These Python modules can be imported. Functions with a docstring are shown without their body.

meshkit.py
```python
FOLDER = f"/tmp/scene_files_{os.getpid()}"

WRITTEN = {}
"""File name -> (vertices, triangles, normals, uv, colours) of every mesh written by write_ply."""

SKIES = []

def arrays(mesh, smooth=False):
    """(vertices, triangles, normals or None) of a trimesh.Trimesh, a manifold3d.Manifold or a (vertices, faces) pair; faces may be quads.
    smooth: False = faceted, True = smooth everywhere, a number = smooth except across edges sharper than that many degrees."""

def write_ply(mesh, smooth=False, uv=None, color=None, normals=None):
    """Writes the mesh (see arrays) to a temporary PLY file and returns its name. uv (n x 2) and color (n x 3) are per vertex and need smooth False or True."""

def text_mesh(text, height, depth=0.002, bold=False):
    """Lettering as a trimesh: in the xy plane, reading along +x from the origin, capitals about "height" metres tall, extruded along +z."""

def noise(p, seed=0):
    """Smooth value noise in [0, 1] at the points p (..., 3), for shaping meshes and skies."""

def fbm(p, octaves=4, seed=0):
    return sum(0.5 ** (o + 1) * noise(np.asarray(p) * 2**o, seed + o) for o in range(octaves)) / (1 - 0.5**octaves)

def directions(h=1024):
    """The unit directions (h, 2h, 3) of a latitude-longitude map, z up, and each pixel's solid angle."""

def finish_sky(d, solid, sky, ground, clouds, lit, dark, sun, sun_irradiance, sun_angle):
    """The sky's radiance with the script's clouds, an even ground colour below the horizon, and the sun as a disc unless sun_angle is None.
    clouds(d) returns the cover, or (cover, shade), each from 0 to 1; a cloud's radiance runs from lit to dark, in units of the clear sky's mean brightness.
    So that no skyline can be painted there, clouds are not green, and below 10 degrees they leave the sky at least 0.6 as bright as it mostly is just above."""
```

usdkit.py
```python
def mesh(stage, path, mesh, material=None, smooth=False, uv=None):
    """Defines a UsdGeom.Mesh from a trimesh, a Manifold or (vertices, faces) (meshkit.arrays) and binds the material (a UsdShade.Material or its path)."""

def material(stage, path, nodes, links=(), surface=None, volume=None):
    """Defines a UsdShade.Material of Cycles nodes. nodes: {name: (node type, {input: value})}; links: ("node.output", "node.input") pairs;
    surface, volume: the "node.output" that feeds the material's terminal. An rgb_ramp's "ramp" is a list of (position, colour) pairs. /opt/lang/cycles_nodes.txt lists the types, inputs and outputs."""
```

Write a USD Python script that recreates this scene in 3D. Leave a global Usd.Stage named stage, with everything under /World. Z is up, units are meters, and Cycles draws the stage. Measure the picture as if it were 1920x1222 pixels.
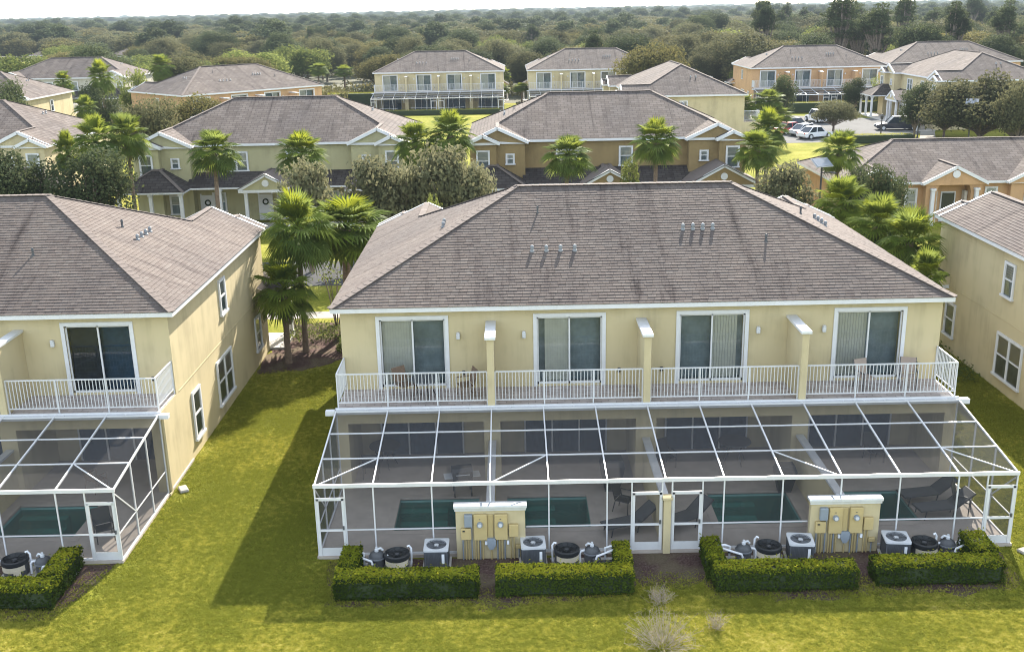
import math, random
import numpy as np, trimesh, manifold3d as m3
from shapely.geometry import Polygon, box as sbox
from shapely.ops import unary_union
import usdkit, meshkit
from pxr import Usd, UsdGeom, UsdLux, UsdShade, Gf, Sdf, Vt

stage = Usd.Stage.CreateInMemory()
UsdGeom.SetStageUpAxis(stage, UsdGeom.Tokens.z)
UsdGeom.SetStageMetersPerUnit(stage, 1.0)
UsdGeom.Xform.Define(stage, '/World')
LOOKS = '/World/Looks'
UsdGeom.Scope.Define(stage, LOOKS)
rng = np.random.default_rng(7)
PI = math.pi

# ------------------------------------------------------------------ camera, sky, sun
EXPOSURE = 2.55
CAM = (6.035, -34.927, 15.951)
cam = UsdGeom.Camera.Define(stage, '/World/camera')
_r = (0.99981169, -0.00451877, -0.01887224); _u = (0.01936976, 0.29153534, 0.95636393); _f = (-0.00118034, 0.9565494, -0.29156797)
cam.AddTransformOp().Set(Gf.Matrix4d(*_r, 0, *_u, 0, *[-c for c in _f], 0, *CAM, 1))
cam.CreateHorizontalApertureAttr(36.0)
cam.CreateVerticalApertureAttr(36.0 * 651 / 1024)
cam.CreateFocalLengthAttr(36.742)
cam.CreateClippingRangeAttr(Gf.Vec2f(0.1, 20000))
cam.CreateExposureAttr(EXPOSURE)

SUN = np.array([2.3, 8.7, 6.06]); SUN /= np.linalg.norm(SUN)
SUN_EL, SUN_ROT = math.asin(SUN[2]), math.atan2(SUN[0], SUN[1])
sun = UsdLux.DistantLight.Define(stage, '/World/sun')
sun.CreateIntensityAttr(0.74); sun.CreateAngleAttr(0.5); sun.CreateNormalizeAttr(True); sun.CreateColorAttr(Gf.Vec3f(1.0, 0.93, 0.82))
_z = Gf.Vec3d(*map(float, SUN)); _x = Gf.Cross(Gf.Vec3d(0, 0, 1), _z).GetNormalized(); _y = Gf.Cross(_z, _x)
sun.AddTransformOp().Set(Gf.Matrix4d(*_x, 0, *_y, 0, *_z, 0, 0, 0, 0, 1))

sky_mat = usdkit.material(stage, LOOKS + '/sky', {
    'tc': ('texture_coordinate', {}),
    'map': ('mapping', {'scale': (1.0, 1.0, 4.0)}),
    'n': ('noise_texture', {'scale': 2.2, 'detail': 6.0, 'roughness': 0.6}),
    'cov': ('map_range', {'from_min': 0.30, 'from_max': 0.62, 'to_min': 0.60, 'to_max': 0.96, 'clamp': True}),
    'sky': ('sky_texture', {'sky_type': 'single_scattering', 'sun_disc': False, 'sun_elevation': SUN_EL, 'sun_rotation': SUN_ROT, 'aerosol_density': 1.2}),
    'cl': ('mix', {'color2': (1.22, 1.34, 1.44)}),
    'bg': ('background_shader', {'strength': 0.165}),
}, [('tc.generated', 'map.vector'), ('map.vector', 'n.vector'), ('n.fac', 'cov.value'), ('cov.result', 'cl.fac'), ('sky.color', 'cl.color1'), ('cl.color', 'bg.color')], surface='bg.background')
dome = UsdLux.DomeLight.Define(stage, '/World/sky')
UsdShade.MaterialBindingAPI.Apply(dome.GetPrim()).Bind(sky_mat)
dome.GetPrim().SetCustomDataByKey('kind', 'structure')
dome.GetPrim().SetCustomDataByKey('label', 'bright hazy white sky')

# ------------------------------------------------------------------ materials
def M(name, nodes, links=(), surface='p.BSDF', volume=None):
    return usdkit.material(stage, f'{LOOKS}/{name}', nodes, links, surface, volume)

def plain(name, col, rough=0.5, metal=0.0, spec=0.5, var=0.12, scale=3.0, bump=0.0, bscale=60.0):
    """one colour with soft, real mottling"""
    nodes = {'g': ('texture_coordinate', {}), 'n': ('noise_texture', {'scale': scale, 'detail': 4.0, 'roughness': 0.6}),
             'r': ('rgb_ramp', {'ramp': [(0.25, tuple(c * (1 - var) for c in col)), (0.75, tuple(min(1, c * (1 + var)) for c in col))]}),
             'p': ('principled_bsdf', {'roughness': rough, 'metallic': metal, 'specular_ior_level': spec})}
    links = [('g.object', 'n.vector'), ('n.fac', 'r.fac'), ('r.color', 'p.base_color')]
    if bump:
        nodes['n2'] = ('noise_texture', {'scale': bscale, 'detail': 3.0}); nodes['b'] = ('bump', {'strength': bump, 'distance': 0.02})
        links += [('g.object', 'n2.vector'), ('n2.fac', 'b.height'), ('b.normal', 'p.normal')]
    return M(name, nodes, links)

def stucco(name, col):
    """painted stucco: fine grain, faint vertical rain streaks, soft blotches"""
    d = tuple(c * 0.82 for c in col)
    return M(name, {
        'g': ('texture_coordinate', {}), 'm': ('mapping', {'scale': (2.2, 2.2, 0.18)}),
        'n': ('noise_texture', {'scale': 1.0, 'detail': 5.0, 'roughness': 0.65}),
        'n1': ('noise_texture', {'scale': 0.7, 'detail': 3.0}),
        'a': ('math', {'math_type': 'add'}),
        'r': ('rgb_ramp', {'ramp': [(0.36, d), (0.5, col), (0.7, tuple(c * 1.05 for c in col))]}),
        'h': ('math', {'math_type': 'multiply', 'value2': 0.5}),
        'n2': ('noise_texture', {'scale': 45.0, 'detail': 4.0}), 'b': ('bump', {'strength': 0.35, 'distance': 0.012}),
        'p': ('principled_bsdf', {'roughness': 0.9, 'specular_ior_level': 0.2})},
        [('g.object', 'm.vector'), ('m.vector', 'n.vector'), ('g.object', 'n1.vector'), ('n.fac', 'a.value1'), ('n1.fac', 'a.value2'), ('a.value', 'h.value1'), ('h.value', 'r.fac'),
         ('r.color', 'p.base_color'), ('g.object', 'n2.vector'), ('n2.fac', 'b.height'), ('b.normal', 'p.normal')])

def shingles(name, near, tint=(0.97, 1.0, 1.02), dark=1.0):
    """asphalt shingles. UV 'st' is metres along the eave and up the slope; algae streaks run down the slope"""
    T = lambda c: tuple(a * b * dark * 0.445 for a, b in zip(c, tint))
    nodes = {'uv': ('attribute', {'attribute': 'st'}),
             'm1': ('mapping', {'scale': (1.9, 0.17, 1)}), 'n1': ('noise_texture', {'scale': 1.0, 'detail': 6.0, 'roughness': 0.68, 'distortion': 0.3}),
             'm2': ('mapping', {'scale': (0.22, 0.12, 1), 'location': (3.3, 7.1, 0)}), 'n2': ('noise_texture', {'scale': 1.0, 'detail': 3.0}),
             'r1': ('rgb_ramp', {'ramp': [(0.30, (0.30, 0.29, 0.31)), (0.385, (0.72, 0.70, 0.71)), (0.47, (0.96, 0.96, 0.96)), (0.72, (1.12, 1.10, 1.07))]}),
             'r2': ('rgb_ramp', {'ramp': [(0.3, (0.82, 0.82, 0.84)), (0.65, (1.1, 1.08, 1.05))]}),
             'mx1': ('mix', {'mix_type': 'multiply', 'fac': 0.85}), 'mx2': ('mix', {'mix_type': 'multiply', 'fac': 1.0}),
             'gn': ('noise_texture', {'scale': 60.0, 'detail': 3.0}), 'b': ('bump', {'strength': 0.5, 'distance': 0.01}),
             'p': ('principled_bsdf', {'roughness': 0.95, 'specular_ior_level': 0.15})}
    links = [('uv.vector', 'm1.vector'), ('m1.vector', 'n1.vector'), ('n1.fac', 'r1.fac'), ('uv.vector', 'm2.vector'), ('m2.vector', 'n2.vector'), ('n2.fac', 'r2.fac'),
             ('r1.color', 'mx1.color2'), ('mx1.color', 'mx2.color1'), ('r2.color', 'mx2.color2'), ('mx2.color', 'p.base_color'),
             ('uv.vector', 'gn.vector'), ('gn.fac', 'b.height'), ('b.normal', 'p.normal')]
    if near:
        nodes['t'] = ('attribute', {'attribute': 'tone'})
        nodes['rt'] = ('rgb_ramp', {'ramp': [(0.0, T((0.19, 0.15, 0.135))), (0.35, T((0.26, 0.21, 0.19))), (0.7, T((0.31, 0.26, 0.235))), (1.0, T((0.37, 0.32, 0.29)))]})
        links += [('t.fac', 'rt.fac'), ('rt.color', 'mx1.color1')]
    else:
        nodes['br'] = ('brick_texture', {'color1': T((0.23, 0.185, 0.165)), 'color2': T((0.33, 0.275, 0.25)), 'mortar': T((0.13, 0.105, 0.095)), 'scale': 1.0, 'brick_width': 0.6, 'row_height': 0.32, 'mortar_size': 0.022})
        links += [('uv.vector', 'br.vector'), ('br.color', 'mx1.color1')]
    return M(name, nodes, links)

def leaf(name, dark, mid, light, trans=0.35, rough=0.85, tcol=None):
    tcol = tcol or tuple(min(1, c * 1.5) for c in light)
    return M(name, {
        'g': ('geometry', {}), 'o': ('object_info', {}),
        'ra': ('math', {'math_type': 'multiply', 'value2': 0.5}), 'ro': ('math', {'math_type': 'multiply', 'value2': 0.5}), 'ad': ('math', {'math_type': 'add'}),
        'r': ('rgb_ramp', {'ramp': [(0.1, dark), (0.5, mid), (0.9, light)]}),
        'rt': ('rgb_ramp', {'ramp': [(0.1, tuple(c * 0.6 for c in tcol)), (0.9, tcol)]}),
        'p': ('principled_bsdf', {'roughness': rough, 'specular_ior_level': 0.08}), 't': ('translucent_bsdf', {}), 'mx': ('mix_closure', {'fac': trans})},
        [('g.random_per_island', 'ra.value1'), ('o.random', 'ro.value1'), ('ra.value', 'ad.value1'), ('ro.value', 'ad.value2'), ('ad.value', 'r.fac'), ('ad.value', 'rt.fac'),
         ('r.color', 'p.base_color'), ('rt.color', 't.color'), ('p.BSDF', 'mx.closure1'), ('t.BSDF', 'mx.closure2')], surface='mx.closure')

def glass(name, tint=(0.75, 0.82, 0.84), rough=0.02):
    return M(name, {'f': ('fresnel', {'IOR': 1.4}), 't': ('transparent_bsdf', {'color': tint}), 'g': ('glossy_bsdf', {'color': (0.9, 0.9, 0.9), 'roughness': rough}), 'mx': ('mix_closure', {})},
             [('f.fac', 'mx.fac'), ('t.BSDF', 'mx.closure1'), ('g.BSDF', 'mx.closure2')], surface='mx.closure')

YELLOW = stucco('yellow_stucco', (0.485, 0.408, 0.248))
GREEN = stucco('sage_stucco', (0.38, 0.35, 0.205))
TAN = stucco('tan_stucco', (0.25, 0.18, 0.085))
ORANGE = stucco('orange_stucco', (0.46, 0.285, 0.15))
PALE = stucco('pale_stucco', (0.44, 0.41, 0.33))
WHITE = plain('white_trim', (0.58, 0.58, 0.585), 0.55, var=0.06)
ALU = plain('white_aluminium', (0.54, 0.54, 0.545), 0.4, var=0.05)
BARE = plain('bare_metal_flashing', (0.62, 0.63, 0.65), 0.45, metal=0.4, var=0.1)
CONC = plain('concrete', (0.46, 0.43, 0.39), 0.9, var=0.15, scale=1.2, bump=0.2)
DECK = plain('pool_deck', (0.37, 0.32, 0.275), 0.85, var=0.14, scale=1.5, bump=0.15)
TILE = M('balcony_tile', {'g': ('texture_coordinate', {}), 'b': ('brick_texture', {'color1': (0.36, 0.30, 0.27), 'color2': (0.48, 0.42, 0.39), 'mortar': (0.22, 0.19, 0.18), 'scale': 1.0, 'brick_width': 0.5, 'row_height': 0.16, 'mortar_size': 0.012}),
         'n': ('noise_texture', {'scale': 2.0, 'detail': 4.0}), 'r': ('rgb_ramp', {'ramp': [(0.3, (0.75, 0.75, 0.75)), (0.7, (1.1, 1.1, 1.1))]}), 'm': ('mix', {'mix_type': 'multiply', 'fac': 1.0}),
         'p': ('principled_bsdf', {'roughness': 0.7})}, [('g.object', 'b.vector'), ('g.object', 'n.vector'), ('n.fac', 'r.fac'), ('b.color', 'm.color1'), ('r.color', 'm.color2'), ('m.color', 'p.base_color')])
SH_NEAR = shingles('shingles_near', True)
SH_FAR = shingles('shingles_far', False)
SH_PORCH = shingles('shingles_porch', False, tint=(0.9, 0.95, 1.0), dark=0.55)
CAP = plain('ridge_shingle', (0.135, 0.108, 0.095), 0.95, var=0.25, scale=6)
GLASS = glass('pane_glass', (0.94, 0.95, 0.95))
GLASSD = glass('dark_pane_glass', (0.82, 0.85, 0.86))
ROOM = plain('dark_interior', (0.02, 0.026, 0.033), 0.8, var=0.5, scale=1.5)
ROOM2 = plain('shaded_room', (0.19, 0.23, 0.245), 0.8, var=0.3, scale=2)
BLIND = plain('window_blinds', (0.42, 0.425, 0.38), 0.7, var=0.08)
BLUEC = plain('blue_curtain', (0.025, 0.06, 0.10), 0.8, var=0.3, scale=4)
SCREEN = M('insect_screen', {'t': ('transparent_bsdf', {'color': (1, 1, 1)}), 'd': ('diffuse_bsdf', {'color': (0.036, 0.035, 0.035)}), 'lw': ('layer_weight', {'blend': 0.5}),
           'f': ('map_range', {'from_min': 0.0, 'from_max': 1.0, 'to_min': 0.29, 'to_max': 0.62, 'clamp': True}), 'mx': ('mix_closure', {})},
           [('lw.facing', 'f.value'), ('f.result', 'mx.fac'), ('t.BSDF', 'mx.closure1'), ('d.BSDF', 'mx.closure2')], surface='mx.closure')     # woven mesh closes up at a slant
WATER = M('pool_water', {'g': ('texture_coordinate', {}), 'n': ('noise_texture', {'scale': 5.0, 'detail': 2.0}), 'b': ('bump', {'strength': 0.15, 'distance': 0.03}), 'f': ('fresnel', {'IOR': 1.33}),
           't': ('transparent_bsdf', {'color': (0.50, 0.78, 0.72)}), 'gl': ('glossy_bsdf', {'roughness': 0.02, 'color': (0.9, 0.9, 0.9)}), 'mx': ('mix_closure', {})},
          [('g.object', 'n.vector'), ('n.fac', 'b.height'), ('b.normal', 'gl.normal'), ('b.normal', 'f.normal'), ('f.fac', 'mx.fac'), ('t.BSDF', 'mx.closure1'), ('gl.BSDF', 'mx.closure2')], surface='mx.closure')
PLASTER = plain('pool_plaster', (0.15, 0.33, 0.30), 0.6, var=0.06)
MULCH = M('mulch_bed', {'g': ('geometry', {}), 'n': ('noise_texture', {'scale': 14.0, 'detail': 6.0, 'roughness': 0.75}), 'n2': ('noise_texture', {'scale': 1.1, 'detail': 3.0}),
          'r': ('rgb_ramp', {'ramp': [(0.3, (0.035, 0.022, 0.02)), (0.5, (0.085, 0.052, 0.046)), (0.68, (0.17, 0.125, 0.11))]}),
          'r2': ('rgb_ramp', {'ramp': [(0.45, (0, 0, 0)), (0.62, (1, 1, 1))]}), 'mx': ('mix', {'color2': (0.135, 0.115, 0.07)}), 'hf': ('math', {'math_type': 'multiply', 'value2': 0.6}),
          'b': ('bump', {'strength': 0.9, 'distance': 0.05}), 'p': ('principled_bsdf', {'roughness': 1.0, 'specular_ior_level': 0.1})},
          [('g.position', 'n.vector'), ('g.position', 'n2.vector'), ('n.fac', 'r.fac'), ('n2.fac', 'r2.fac'), ('r2.color', 'hf.value1'), ('hf.value', 'mx.fac'), ('r.color', 'mx.color1'), ('mx.color', 'p.base_color'), ('n.fac', 'b.height'), ('b.normal', 'p.normal')])
def lawn_nodes(lo, mid, hi):
    """colour of the grass by place: broad dry and green areas broken up by fine tufts"""
    return {'g': ('geometry', {}), 'n': ('noise_texture', {'scale': 0.30, 'detail': 3.0, 'roughness': 0.5}), 'n3': ('noise_texture', {'scale': 4.5, 'detail': 8.0, 'roughness': 0.8}),
            'sp': ('separate_xyz', {}), 'dry': ('map_range', {'from_min': -8.0, 'from_max': -11.0, 'to_min': 0.0, 'to_max': 0.07, 'clamp': True}), 'ad': ('math', {'math_type': 'add'}),
            'w': ('mix_float', {'fac': 0.66, 'use_clamp': True}), 'r': ('rgb_ramp', {'ramp': [(0.41, lo), (0.50, mid), (0.59, hi)]})}, [('g.position', 'n.vector'), ('g.position', 'n3.vector'), ('g.position', 'sp.vector'), ('sp.y', 'dry.value'), ('n.fac', 'ad.value1'), ('dry.result', 'ad.value2'), ('ad.value', 'w.a'), ('n3.fac', 'w.b')]
_n, _l = lawn_nodes((0.10, 0.115, 0.014), (0.17, 0.172, 0.024), (0.25, 0.225, 0.055))
GRASS = M('lawn_ground', {**_n, 'b': ('bump', {'strength': 0.7, 'distance': 0.05}), 'p': ('principled_bsdf', {'roughness': 1.0, 'specular_ior_level': 0.05})},
          _l + [('w.result', 'r.fac'), ('r.color', 'p.base_color'), ('n3.fac', 'b.height'), ('b.normal', 'p.normal')])
_n, _l = lawn_nodes((0.21, 0.222, 0.028), (0.375, 0.352, 0.055), (0.55, 0.475, 0.145))
BLADE = M('grass_blades', {**_n, 'i': ('math', {'math_type': 'multiply_add', 'value2': 0.16, 'value3': -0.08}), 'a': ('math', {'math_type': 'add'}),
          'p': ('principled_bsdf', {'roughness': 0.8, 'specular_ior_level': 0.1}), 't': ('translucent_bsdf', {}), 'mx': ('mix_closure', {'fac': 0.35})},
          _l + [('g.random_per_island', 'i.value1'), ('w.result', 'a.value1'), ('i.value', 'a.value2'), ('a.value', 'r.fac'), ('r.color', 'p.base_color'), ('r.color', 't.color'), ('p.BSDF', 'mx.closure1'), ('t.BSDF', 'mx.closure2')], surface='mx.closure')
ASPH = plain('asphalt', (0.075, 0.075, 0.077), 1.0, spec=0.03, var=0.15, scale=0.6, bump=0.2)
LOT = plain('sunlit_paving', (0.15, 0.148, 0.144), 1.0, spec=0.03, var=0.15, scale=0.6)  # car park surface, one even grey paler than the street asphalt
PATHC = plain('path_concrete', (0.30, 0.28, 0.25), 1.0, spec=0.05, var=0.1, scale=0.8)
FLOOR = plain('forest_floor', (0.06, 0.06, 0.03), 1.0, var=0.3, scale=0.1)
BARK = plain('bark', (0.16, 0.125, 0.095), 0.95, var=0.35, scale=7, bump=0.7, bscale=18)
PALMBARK = plain('palm_bark', (0.17, 0.12, 0.085), 0.95, var=0.45, scale=9, bump=0.8, bscale=14)
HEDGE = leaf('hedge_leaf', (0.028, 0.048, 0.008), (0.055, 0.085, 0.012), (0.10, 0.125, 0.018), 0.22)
HEDGETOP = leaf('new_hedge_growth', (0.17, 0.20, 0.014), (0.27, 0.28, 0.020), (0.36, 0.34, 0.032), 0.4)  # yellow-green top growth, brightened so the colour itself carries sun on the hedge tops
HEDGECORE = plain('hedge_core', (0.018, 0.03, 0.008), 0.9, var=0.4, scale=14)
OAK = leaf('oak_leaf', (0.060, 0.064, 0.028), (0.115, 0.116, 0.054), (0.18, 0.17, 0.085), 0.25)
OAKD = leaf('dark_leaf', (0.036, 0.05, 0.022), (0.07, 0.09, 0.038), (0.12, 0.138, 0.062), 0.22)
OLIVE = leaf('olive_leaf', (0.072, 0.070, 0.024), (0.135, 0.126, 0.044), (0.21, 0.185, 0.072), 0.25)
SILVER = leaf('grey_leaf', (0.085, 0.092, 0.046), (0.16, 0.162, 0.085), (0.26, 0.245, 0.14), 0.25)
BRIGHT = leaf('bright_leaf', (0.072, 0.102, 0.025), (0.144, 0.180, 0.040), (0.240, 0.264, 0.072), 0.35)
FROND = leaf('palm_frond', (0.068, 0.105, 0.022), (0.125, 0.172, 0.036), (0.21, 0.25, 0.06), 0.42, rough=0.6)
FRONDY = leaf('young_palm_frond', (0.12, 0.155, 0.014), (0.18, 0.215, 0.020), (0.25, 0.28, 0.034), 0.42, tcol=(0.40, 0.43, 0.04))
FRONDM = leaf('mid_palm_frond', (0.085, 0.125, 0.017), (0.15, 0.19, 0.028), (0.225, 0.255, 0.045), 0.42)
FRONDD = leaf('dead_palm_frond', (0.192, 0.144, 0.084), (0.288, 0.222, 0.132), (0.384, 0.312, 0.204), 0.2)
TWIG = plain('dry_twig', (0.30, 0.255, 0.19), 0.9, var=0.3, scale=9)
ACG = plain('grey_painted_steel', (0.13, 0.14, 0.155), 0.5, var=0.1)
VENT = plain('galvanised_vent', (0.19, 0.20, 0.21), 0.5, var=0.15)
ACL = plain('light_grey_steel', (0.52, 0.53, 0.54), 0.45, var=0.1)
BLACK = plain('black_plastic', (0.012, 0.013, 0.014), 0.45, var=0.3)
DGREY = plain('dark_grey_plastic', (0.06, 0.062, 0.066), 0.5, var=0.2)
PVC = plain('white_pvc_pipe', (0.75, 0.76, 0.78), 0.35, var=0.06)
BEIGE = plain('beige_panel', (0.60, 0.53, 0.40), 0.6, var=0.08)
METERBOX = plain('painted_meter_box', (0.44, 0.34, 0.155), 0.6, var=0.08)
GREYBOX = plain('grey_metal_box', (0.22, 0.25, 0.28), 0.5, var=0.08)
BROWNW = plain('brown_wicker', (0.13, 0.085, 0.055), 0.7, var=0.3, scale=20)
TANF = plain('tan_sling_fabric', (0.30, 0.235, 0.19), 0.8, var=0.1)
STICK = plain('white_label_sticker', (0.8, 0.82, 0.84), 0.5, var=0.03)
POLE = plain('dark_pole', (0.05, 0.045, 0.04), 0.5, var=0.1)
SOLAR = plain('solar_panel', (0.20, 0.22, 0.25), 0.25, var=0.1)
RUBBER = plain('tyre_rubber', (0.02, 0.02, 0.02), 0.8)
CARGLASS = plain('car_glass', (0.015, 0.02, 0.025), 0.08)
STONE = plain('pale_stone', (0.5, 0.46, 0.4), 0.9, var=0.2)

# ------------------------------------------------------------------ mesh helpers
class MB:
    """collects shapes; becomes ONE mesh"""
    def __init__(s): s.v, s.f, s.n = [], [], 0
    def add(s, v, f):
        v = np.asarray(v, float); f = np.asarray(f, int)
        if f.shape[1] == 4: f = np.vstack([f[:, [0, 1, 2]], f[:, [0, 2, 3]]])
        s.v.append(v); s.f.append(f + s.n); s.n += len(v); return s
    def tm(s, m): return s.add(m.vertices, m.faces)
    def man(s, m):
        q = m.to_mesh(); return s.add(q.vert_properties[:, :3], q.tri_verts)
    def box(s, x0, y0, z0, x1, y1, z1):
        v = [(x, y, z) for z in (z0, z1) for y in (y0, y1) for x in (x0, x1)]
        return s.add(v, [(0, 2, 3, 1), (4, 5, 7, 6), (0, 1, 5, 4), (2, 6, 7, 3), (0, 4, 6, 2), (1, 3, 7, 5)])
    def cbox(s, c, d, rz=0.0, rx=0.0, ch=0.0):
        """box of size d at centre c; ch chamfers every edge"""
        d = np.array(d, float) / 2
        if ch:
            ch = min(ch, *(d * 0.9)); pts = []
            for sx in (-1, 1):
                for sy in (-1, 1):
                    for sz in (-1, 1):
                        for k in range(3):
                            q = d - ch; q[k] = d[k]; pts.append(q * (sx, sy, sz))
            h = trimesh.convex.convex_hull(np.array(pts)); v, f = np.array(h.vertices), np.array(h.faces)
        else:
            b = MB().box(-d[0], -d[1], -d[2], d[0], d[1], d[2]); v, f = b.v[0], b.f[0]
        R = trimesh.transformations.euler_matrix(rx, 0, rz, 'sxyz')[:3, :3]
        return s.add(v @ R.T + np.array(c), f)
    def bar(s, p, q, w, h=None, up=(0, 0, 1)):
        """rectangular beam from p to q"""
        p, q = np.array(p, float), np.array(q, float); h = h or w
        t = q - p; t /= np.linalg.norm(t); up = np.array(up, float)
        if abs(t @ up) > 0.95: up = np.array([0, 1.0, 0])
        a = np.cross(t, up); a /= np.linalg.norm(a); b = np.cross(a, t)
        v = [o + a * sa * w / 2 + b * sb * h / 2 for o in (p, q) for sb in (-1, 1) for sa in (-1, 1)]
        return s.add(v, [(0, 1, 3, 2), (4, 6, 7, 5), (0, 4, 5, 1), (2, 3, 7, 6), (0, 2, 6, 4), (1, 5, 7, 3)])
    def tube(s, pts, r, sides=8, cap=True):
        p = np.asarray(pts, float); r = np.broadcast_to(r, (len(p),)); t = np.gradient(p, axis=0); t /= np.linalg.norm(t, axis=1, keepdims=True) + 1e-12
        ref = np.array([0.31, 0.17, 0.93]); ref = np.array([0.93, 0.17, 0.31]) if abs(t[0] @ ref) > 0.9 else ref
        a = np.cross(t, ref); a /= np.linalg.norm(a, axis=1, keepdims=True) + 1e-12; b = np.cross(t, a); ang = np.arange(sides) * 2 * PI / sides
        v = p[:, None] + r[:, None, None] * (np.cos(ang)[None, :, None] * a[:, None] + np.sin(ang)[None, :, None] * b[:, None]); v = v.reshape(-1, 3)
        f = []
        for i in range(len(p) - 1):
            for j in range(sides):
                k = (j + 1) % sides; f.append((i * sides + j, i * sides + k, (i + 1) * sides + k, (i + 1) * sides + j))
        s.add(v, f)
        if cap:
            for e in (0, len(p) - 1):
                i0 = e * sides; ff = [(0, j, j + 1) if e else (0, j + 1, j) for j in range(1, sides - 1)]
                s.add(v[i0:i0 + sides], ff)
        return s
    def lathe(s, prof, c=(0, 0, 0), sides=24):
        prof = np.array(prof, float); ang = np.arange(sides) * 2 * PI / sides
        v = np.stack([np.outer(np.cos(ang), prof[:, 0]), np.outer(np.sin(ang), prof[:, 0]), np.tile(prof[:, 1], (sides, 1))], -1).reshape(-1, 3) + np.array(c); n = len(prof); f = []
        for j in range(sides):
            for i in range(n - 1):
                k = (j + 1) % sides; f.append((j * n + i, k * n + i, k * n + i + 1, j * n + i + 1))
        return s.add(v, f)
    def poly(s, pts):
        return s.add(pts, [(0, i, i + 1) for i in range(1, len(pts) - 1)])
    def prism(s, poly2, a0, a1, axis='y'):
        """2-D outline extruded between a0 and a1 along an axis (outline in the other two axes)"""
        m = trimesh.creation.extrude_polygon(Polygon(poly2), a1 - a0, engine='earcut'); v = np.array(m.vertices)
        if axis == 'y': v = np.stack([v[:, 0], a0 + v[:, 2], v[:, 1]], 1); f = np.array(m.faces)[:, ::-1]
        elif axis == 'x': v = np.stack([a0 + v[:, 2], v[:, 0], v[:, 1]], 1); f = np.array(m.faces)
        else: v = v + (0, 0, a0); f = np.array(m.faces)
        return s.add(v, f)
    def out(s): return np.vstack(s.v), np.vstack(s.f)

used = {}
def numbered(parent, name):
    k = (parent, name); used[k] = used.get(k, -1) + 1
    return f'{parent}/{name}' + (f'_{used[k]:03d}' if used[k] else '')
def pth(parent): return '/World' if parent is None else (parent if isinstance(parent, str) else str(parent.GetPath()))
def data(p, label=None, cat=None, group=None, kind=None):
    for k, v in (('label', label), ('category', cat), ('group', group), ('kind', kind)):
        if v: p.SetCustomDataByKey(k, v)
    return p
def obj(name, mb, mat, parent=None, smooth=False, st=None, tone=None, **kw):
    """one Mesh prim under parent"""
    m = usdkit.mesh(stage, numbered(pth(parent), name), mb.out() if isinstance(mb, MB) else mb, mat, smooth=smooth, uv=st)
    if tone is not None: UsdGeom.PrimvarsAPI(m).CreatePrimvar('tone', Sdf.ValueTypeNames.FloatArray, 'vertex').Set(Vt.FloatArray.FromNumpy(np.asarray(tone, np.float32)))
    return data(m.GetPrim(), **kw)
def put(p, loc, rz=0.0, sc=1.0):
    x = UsdGeom.Xformable(p); x.AddTranslateOp().Set(Gf.Vec3d(*map(float, loc))); x.AddRotateZOp().Set(float(rz)); x.AddScaleOp().Set(Gf.Vec3f(*([float(sc)] * 3 if np.ndim(sc) == 0 else map(float, sc))))
def thing(name, label, cat, loc=(0, 0, 0), rz=0.0, sc=1.0, group=None):
    x = UsdGeom.Xform.Define(stage, numbered('/World', name)); put(x, loc, rz, sc)
    return data(x.GetPrim(), label, cat, group)
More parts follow.
